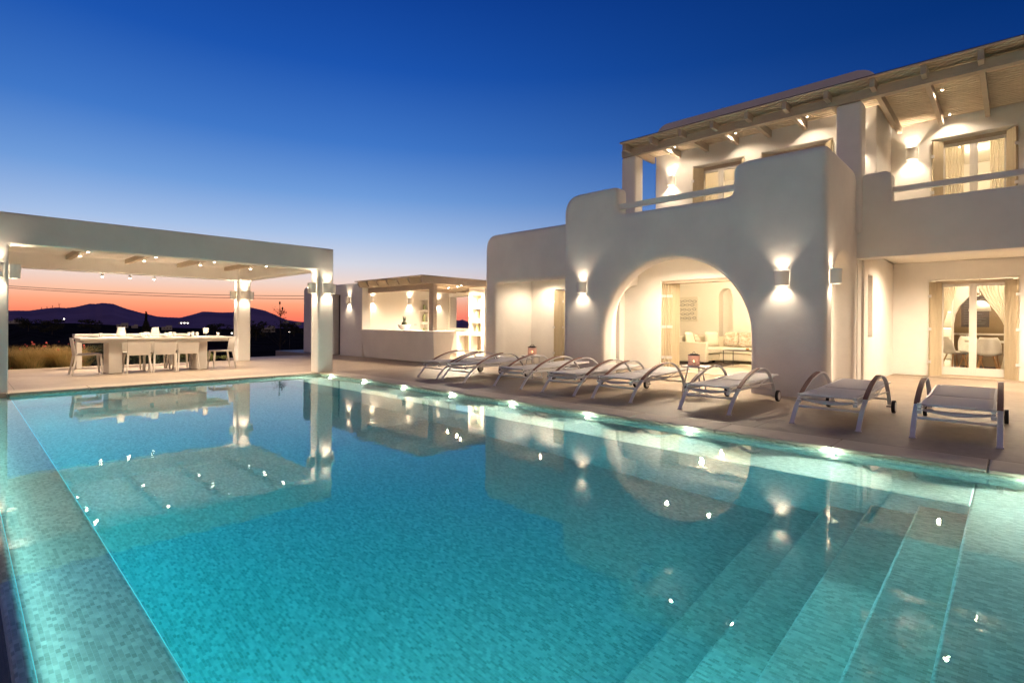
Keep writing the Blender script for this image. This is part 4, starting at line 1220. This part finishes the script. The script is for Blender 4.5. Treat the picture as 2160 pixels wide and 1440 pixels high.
# ================================================================== PLANTING BEHIND THE PAVILION
def blades(cx, cy, z, n, hgt, spread, key, name='blades', parent=None, w=.006, droop=.5, seed=1, base=.12):
    rn = random.Random(seed); f = ML()
    for _ in range(n):
        a = rn.random() * 2 * PI; q = rn.random() ** .5 * base
        x, y = q * math.cos(a), q * math.sin(a)
        h = hgt * rn.uniform(.6, 1.1); sp = spread * rn.uniform(.2, 1.1)
        dx, dy = math.cos(a + rn.uniform(-.5, .5)), math.sin(a + rn.uniform(-.5, .5))
        s_ = Vector((-dy, dx, 0)) * w
        pts = []
        for k in range(5):
            t = k / 4
            pts.append(Vector((x + dx * sp * t ** 1.6, y + dy * sp * t ** 1.6, h * (t - droop * t ** 3 * .5))))
        v = []
        for k, p in enumerate(pts):
            ww = 1 - k / 4.2
            v += [p - s_ * ww, p + s_ * ww]
        f.add(v, [(2 * k, 2 * k + 1, 2 * k + 3, 2 * k + 2) for k in range(4)])
    return f.build(name, M[key], parent, fixn=False)
rn = random.Random(11)
gl = ['leftmost', 'second', 'third', 'fourth', 'fifth', 'sixth', 'seventh', 'eighth', 'ninth', 'tenth']
GX = [(.45, 16.1, .55), (.85, 16.4, .6), (1.15, 16.0, .55), (1.5, 16.35, .6), (1.75, 16.0, .55), (1.35, 16.9, .62), (.75, 17.0, .62), (.2, 16.7, .6), (2.05, 16.7, .6)]
for i, (x, y, h) in enumerate(GX):
    z = ground_h(x, y) - .02
    root = thing('ornamental_grass', (x, y, z), 'golden ornamental grass clump, %s' % ('leftmost in the front row', 'front row second from the left, behind the others', 'front row centre near the terrace edge', 'right of centre, slightly back', 'rightmost beside the sideboard table', 'rear row right', 'rear row centre', 'rear row left', 'rear, directly behind the sideboard end')[i], 'grass clump', 'golden grasses beyond the terrace')
    blades(0, 0, 0, 900, h * 1.4, .42, 'grass_gold', 'blades', root, w=.0045, seed=i, base=.2)
    blades(0, 0, 0, 200, h * 1.1, .3, 'grass_green', 'green_blades', root, w=.006, seed=40 + i, base=.2)
    blades(0, 0, 0, 10, h * 1.35, .35, 'bark', 'flower_stalk', root, w=.003, seed=80 + i, base=.1)
fl = MB()
for _ in range(60):
    x = rn.uniform(.3, 2.1); y = rn.uniform(15.85, 17.2); z = rn.choice((rn.uniform(.0, .2), rn.uniform(.38, .55)))
    fl.ball((x, y, z), rn.uniform(.012, .022), 3)
for _ in range(12): fl.ball((rn.uniform(3.9, 4.6), rn.uniform(16, 16.8), rn.uniform(.3, .6)), .018, 3)
tag(fl.build('red_flowers', M['flower_red'], fixn=False), 'scattered small red flowers among the grasses', 'flowers', kind='stuff')
def leafy(name, x, y, z, rx, ry, rz, n, ls, key, label, cat='shrub', grp=None, trunk=None, seed=0, cone=False):
    rn = random.Random(seed); f = ML()
    clumps = [(rn.gauss(0, .45), rn.gauss(0, .45), rn.uniform(-.8, .9), rn.uniform(.25, .5)) for _ in range(14)]
    for _ in range(n):
        c_ = rn.choice(clumps)
        d = Vector((rn.gauss(0, 1), rn.gauss(0, 1), rn.gauss(0, 1))).normalized() * c_[3] * rn.uniform(.6, 1.05)
        p = Vector((c_[0], c_[1], c_[2])) + d
        if cone:
            k = max(.03, (1 - (p.z + 1) / 2.1)); p.x *= k * 1.4; p.y *= k * 1.4
        p = Vector((p.x * rx, p.y * ry, (p.z + 1.1) * rz))
        if p.z < 0: continue
        a = Vector((rn.gauss(0, 1), rn.gauss(0, 1), rn.gauss(0, .6))).normalized() * ls
        b_ = a.cross(Vector((rn.gauss(0, 1), rn.gauss(0, 1), rn.gauss(0, 1)))).normalized() * ls * .45
        f.add([p - a, p - b_, p + a, p + b_], [(0, 1, 2, 3)])
    root = thing(name, (x, y, z), label, cat, grp)
    f.build('foliage', M[key], root, fixn=False)
    if trunk:
        ML().cyl((0, 0, -.3), (.05, .02, trunk), .05 * trunk ** .5, 8, .02).cyl((.02, 0, trunk * .5), (.5 * rx, .1, trunk * .95), .02, 6, .01).cyl((.02, 0, trunk * .6), (-.4 * rx, -.1, trunk * 1.05), .02, 6, .01).build('trunk', M['bark'], root)
    return root
sg = 'shrubs beyond the terrace'
leafy('shrub', 2.75, 16.2, ground_h(2.75, 16.2), .75, .45, .36, 2600, .022, 'leaf_dark', 'dark green shrub seen under the dining table', grp=sg, seed=1)
leafy('shrub', 3.5, 16.4, ground_h(3.5, 16.4), .6, .4, .30, 2200, .022, 'leaf_dark', 'dark shrub behind the three front chairs', grp=sg, seed=2)
leafy('shrub', 4.75, 16.0, ground_h(4.75, 16.0), .34, .3, .16, 2600, .020, 'grass_green', 'low light green bush beside the right end chair', grp=sg, seed=3)
leafy('shrub', 4.35, 17.0, ground_h(4.35, 17.0), .5, .4, .28, 2000, .022, 'grass_green', 'taller wispy green bush behind the right end chair', grp=sg, seed=4)
for i, (x, y, s_) in enumerate(((.2, 19.5, .8), (1.2, 20.5, .75), (2.4, 21.5, .7))):
    leafy('shrub', x, y, ground_h(x, y), .9, .7, s_ * .5, 1800, .04, 'tree_dark', 'dark bushy shrub in the field behind the grasses, %s' % ('leftmost', 'middle', 'rightmost')[i], grp=sg, seed=5 + i)
ag = thing('agave', (5.2, 23.5, ground_h(5.2, 23.5)), 'yellow green spiky agave behind the dining table', 'agave')
blades(0, 0, 0, 26, 1.5, .55, 'grass_green', 'blades', ag, w=.07, droop=.1, seed=9, base=.1)
# trees between the terrace and the hills
def at_px(u, v, D):
    d = F_ + r_ * ((u - 1080) / 1113.2) + u_ * ((682.93 - v) / 1113.2)
    return Vector((0, 0, 1.05)) + d * D
p = at_px(308, 700, 42)
zg = -3.2
leafy('cypress_tree', p.x, p.y, zg, 1.7, 1.7, (at_px(308, 656, 42).z - zg) / 2.45, 3800, .10, 'tree_dark', 'dark pointed conifer rising above the dining table', 'tree', 'dark trees beyond the terrace', trunk=3, seed=21, cone=True)
p = at_px(590, 740, 22)
root = thing('young_tree', (p.x, p.y, -1.1), 'thin bare young tree right of the rear pavilion column', 'tree', 'dark trees beyond the terrace')
tm = ML(); tm.cyl((0, 0, 0), (.03, 0, 1.9), .045, 8, .02).cyl((.03, 0, 1.9), (.0, .02, 2.9), .02, 6, .008)
rn = random.Random(5); ends = []
for k in range(26):
    z0 = rn.uniform(1.1, 2.5); a = rn.random() * 2 * PI; l_ = rn.uniform(.25, .6) * (1.25 - (z0 - 1.1) / 2)
    e_ = Vector((math.cos(a) * l_, math.sin(a) * l_, z0 + l_ * .9)); ends.append((Vector((.02, 0, z0)), e_))
    tm.cyl((.02, 0, z0), e_, .010, 5, .004)
tm.build('trunk', M['bark'], root)
lf = ML()
for (a, bb) in ends:
    for _ in range(26):
        q = a.lerp(bb, rn.uniform(.4, 1.05)) + Vector((rn.gauss(0, .05), rn.gauss(0, .05), rn.gauss(0, .05)))
        s_ = Vector((rn.gauss(0, 1), rn.gauss(0, 1), rn.gauss(0, 1))).normalized() * .028; t_ = s_.cross(Vector((0, .3, 1))).normalized() * .012
        lf.add([q - s_, q - t_, q + s_, q + t_], [(0, 1, 2, 3)])
for zz_, hh in ((2.95, .10), (2.72, .06)):
    lf.ball((.0 if zz_ > 2.9 else .11, .02, zz_), .035, 4, 2.2)
lf.build('foliage', M['tree_dark'], root, fixn=False)
for i, (u, v, D, s_) in enumerate(((540, 700, 60, 1.6), (60, 684, 80, 1.6), (110, 690, 70, 1.4), (190, 688, 90, 1.5), (450, 696, 85, 1.5), (620, 695, 75, 1.4))):
    p = at_px(u, v + 3, D)
    leafy('field_tree', p.x, p.y, p.z - .5, s_ * 1.1, s_ * 1.1, s_ * .55, 900, .14, 'tree_dark', 'dark round tree in the far field, %s' % ('right of the rear column', 'leftmost beside the left column', 'second from the left column', 'above the left end of the sideboard', 'above the right end chair', 'nearest the bar house')[i], 'tree', 'round trees in the field', trunk=1.2, seed=60 + i)

# ---- far houses, lights, turbines, power lines
fh = [(30, 678.5, 420, 9, 3, 'pale house far away beside the left pavilion column'), (258, 686, 330, 6, 3, 'pale house in the valley left of the conifer'), (352, 691, 300, 5, 2.6, 'pale house in the valley right of the conifer'),
      (388, 680.5, 700, 12, 3.5, 'lit white house at the foot of the right hill'), (566, 694, 260, 6, 3, 'pale house behind the thin young tree'), (603, 679, 800, 8, 4, 'small pale house high on the slope'), (629, 682, 700, 8, 4, 'small pale house near the bar house edge'), (284, 688, 300, 3, 2, 'small white hut left of the conifer')]
for i, (u, v, D, w, h, lb) in enumerate(fh):
    p = at_px(u, v, D)
    root = thing('far_house', (p.x, p.y, p.z - h / 2), lb, 'house', 'pale houses in the distance')
    a = math.atan2(p.y, p.x) + PI / 2
    root.rotation_euler = (0, 0, a)
    ML().box(-w / 2, -2.5, 0, w / 2, 2.5, h * .7).box(-w / 2, -2.0, h * .7, w * .1, 2.0, h).build('wall', M['far_house'], root)
    wnd = ML()
    for k in range(3): wnd.box(-w * .4 + k * w * .3, -2.52, h * .25, -w * .4 + k * w * .3 + w * .1, 2.52, h * .5)
    wnd.build('window', M['far_light'] if i in (3,) else M['dark_door'], root)
for i, (u, v, D, r0, lb) in enumerate(((611, 700, 120, .16, 'bright white field lamp right of the thin young tree'), (135, 672.5, 600, .5, 'distant white lamp below the left ridge'), (489, 702.5, 140, .14, 'distant white lamp beside the rear column'))):
    p = at_px(u, v, D)
    root = thing('field_lamp', (p.x, p.y, p.z), lb, 'lamp', 'distant lamps')
    ML().ball((0, 0, 0), r0, 6).build('bulb', M['far_light'], root)
    ML().cyl((0, 0, -r0), (0, 0, -6), r0 * .2, 6).build('post', M['dark_metal'], root)
for i, (u, v0_, v1_) in enumerate(((87.4, 648.5, 652), (99, 647.5, 651), (110.6, 645.5, 650), (124.8, 641.5, 648.5))):
    b0, t0 = at_px(u, v1_ + 2, 3400), at_px(u, v0_, 3400)
    root = thing('wind_turbine', b0, 'tiny wind turbine on the left ridge, %s from the left' % ('first', 'second', 'third', 'fourth and tallest')[i], 'wind turbine', 'wind turbines on the ridge')
    H_ = t0.z - b0.z
    ML().cyl((0, 0, 0), (0, 0, H_), 1.6, 8, .9).build('tower', M['wire'], root)
    bl = ML()
    for k in range(3):
        a = R(20 + 120 * k + 35 * i); bl.cyl((0, -1, H_), (math.cos(a) * H_ * .35, -1, H_ + math.sin(a) * H_ * .35), 1.0, 6, .4)
    bl.build('blade', M['wire'], root)
for i, ((ua, va), (ub, vb), (uc, vc)) in enumerate((((24, 603.3), (488, 622.6), (639, 624.0)), ((24, 607.4), (488, 628.3), (639, 630.2)))):
    D = 60; pts = []
    for k in range(-6, 40):
        u = 24 + (639 - 24) * k / 24
        l0 = (u - ub) * (u - uc) / ((ua - ub) * (ua - uc)); l1 = (u - ua) * (u - uc) / ((ub - ua) * (ub - uc)); l2 = (u - ua) * (u - ub) / ((uc - ua) * (uc - ub))
        pts.append(at_px(u, va * l0 + vb * l1 + vc * l2, D))
    w_ = MB().tube(pts, .028, 5)
    tag(w_.build('power_line', M['wire'], origin=pts[0]), '%s of two thin power lines crossing the sunset sky' % ('upper', 'lower')[i], 'cable', 'power lines')

# ================================================================== UNDERWATER LIGHTS
for i, y in enumerate((10.10, 8.83, 7.55, 6.28, 5.0, 3.73, 2.44, 1.15, -.12, -1.4)):
    root = thing('pool_light', (5.28, y, -.105), 'small round underwater pool light, %s' % ('at the far pool corner', 'second from the far corner', 'third from the far corner', 'fourth from the far corner', 'fifth from the far corner', 'in front of the big arch', 'below the third nearest lounger', 'below the second nearest lounger', 'nearest visible one at the right photo edge', 'beyond the right photo edge')[i], 'pool light', 'underwater lights along the terrace side')
    ML().cyl((.0, 0, 0), (-.010, 0, 0), .026, 16).build('housing', M['rim'], root)
    ML().cyl((-.0105, 0, 0), (-.013, 0, 0), .017, 16).build('lens', M['led_face'], root)
    spot('pool_light_beam', (-.02, 0, 0), (-1, 0, -.10), P_LED, 140, .9, (.92, 1.0, .90), .012, parent=root)
    spot('pool_light_streak', (-.02, 0, 0), (-1, 0, -.48), P_LED * .45, 46, 1.0, (.95, 1.0, .92), .010, parent=root)
    point('pool_light_glow', (-.05, 0, .066), 1.6, (.70, 1.0, .80), .012, parent=root)
def strip(x, z, d, lb, name='light_strip', p=1.0):  # fill light added to brighten the deep water, not a lamp of the pool
    o = thing(name, (x, 3.7, z), lb, 'light strip', 'added underwater fill lights')
    ML().box(-.004, -6.7, -.008, .004, 6.7, .008).build('diffuser', M['fill_strip_teal'], o)
    a_ = area('fill_strip_glow', (d * .008, 0, -.012), 13.2, .03, P_DEEP_FILL * p, (.02, .80, .92), parent=o)
    zx = Vector((-d * .7, 0, .7)).normalized(); ya = Vector((0, 1, 0)); third = zx.cross(ya)
    mm_ = Matrix((ya, zx.cross(ya), zx)).transposed().to_4x4(); mm_.translation = (d * .008, 0, -.012); a_.matrix_local = mm_
strip(.535, -.26, 1, 'added underwater fill light along the deep wall under the overflow ledge')
stp = thing('light_strip', (.536, .85, -.27), 'short added underwater fill light beside the pool steps under the ledge', 'light strip', 'added underwater fill lights')  # added to brighten the treads of the steps
ML().box(-.004, -.65, -.008, .004, .65, .008).build('diffuser', M['fill_strip_teal'], stp)
sa = area('fill_strip_glow', (.01, 0, 0), 1.3, .03, 26, (.55, .98, .92), parent=stp)
zx = Vector((-1, 0, .42)).normalized(); ya = Vector((0, 1, 0))
mm_ = Matrix((ya, zx.cross(ya), zx)).transposed().to_4x4(); mm_.translation = (.012, 0, 0); sa.matrix_local = mm_
ne = thing('light_strip', (2.6, -3.03, -.14), 'added underwater fill light in the near end wall of the pool', 'light strip', 'added underwater fill lights')  # unseen, added to brighten the near platform
ML().box(-2, 0, -.008, 2, .004, .008).build('diffuser', M['fill_strip_teal'], ne)
area('fill_strip_glow', (0, .02, 0), 4.2, .02, 42, (.86, 1.0, .90), (0, 1, -.12), parent=ne)

ls_ = thing('light_strip', (.176, 3.6, -.13), 'added underwater fill light along the outer lip of the overflow ledge', 'light strip')  # added to brighten the mosaic of the overflow ledge
ML().box(0, -6.7, -.008, .004, 6.7, .008).build('diffuser', M['fill_strip_teal'], ls_)
ar = area('fill_strip_glow', (.008, 0, 0), 13.2, .02, 21, (.38, .92, .95), (1, 0, -.25), parent=ls_)
ar.rotation_euler = Matrix(((0, 0, 1), (1, 0, 0), (0, 1, 0))).transposed().to_euler() if False else (R(90), 0, R(-90))
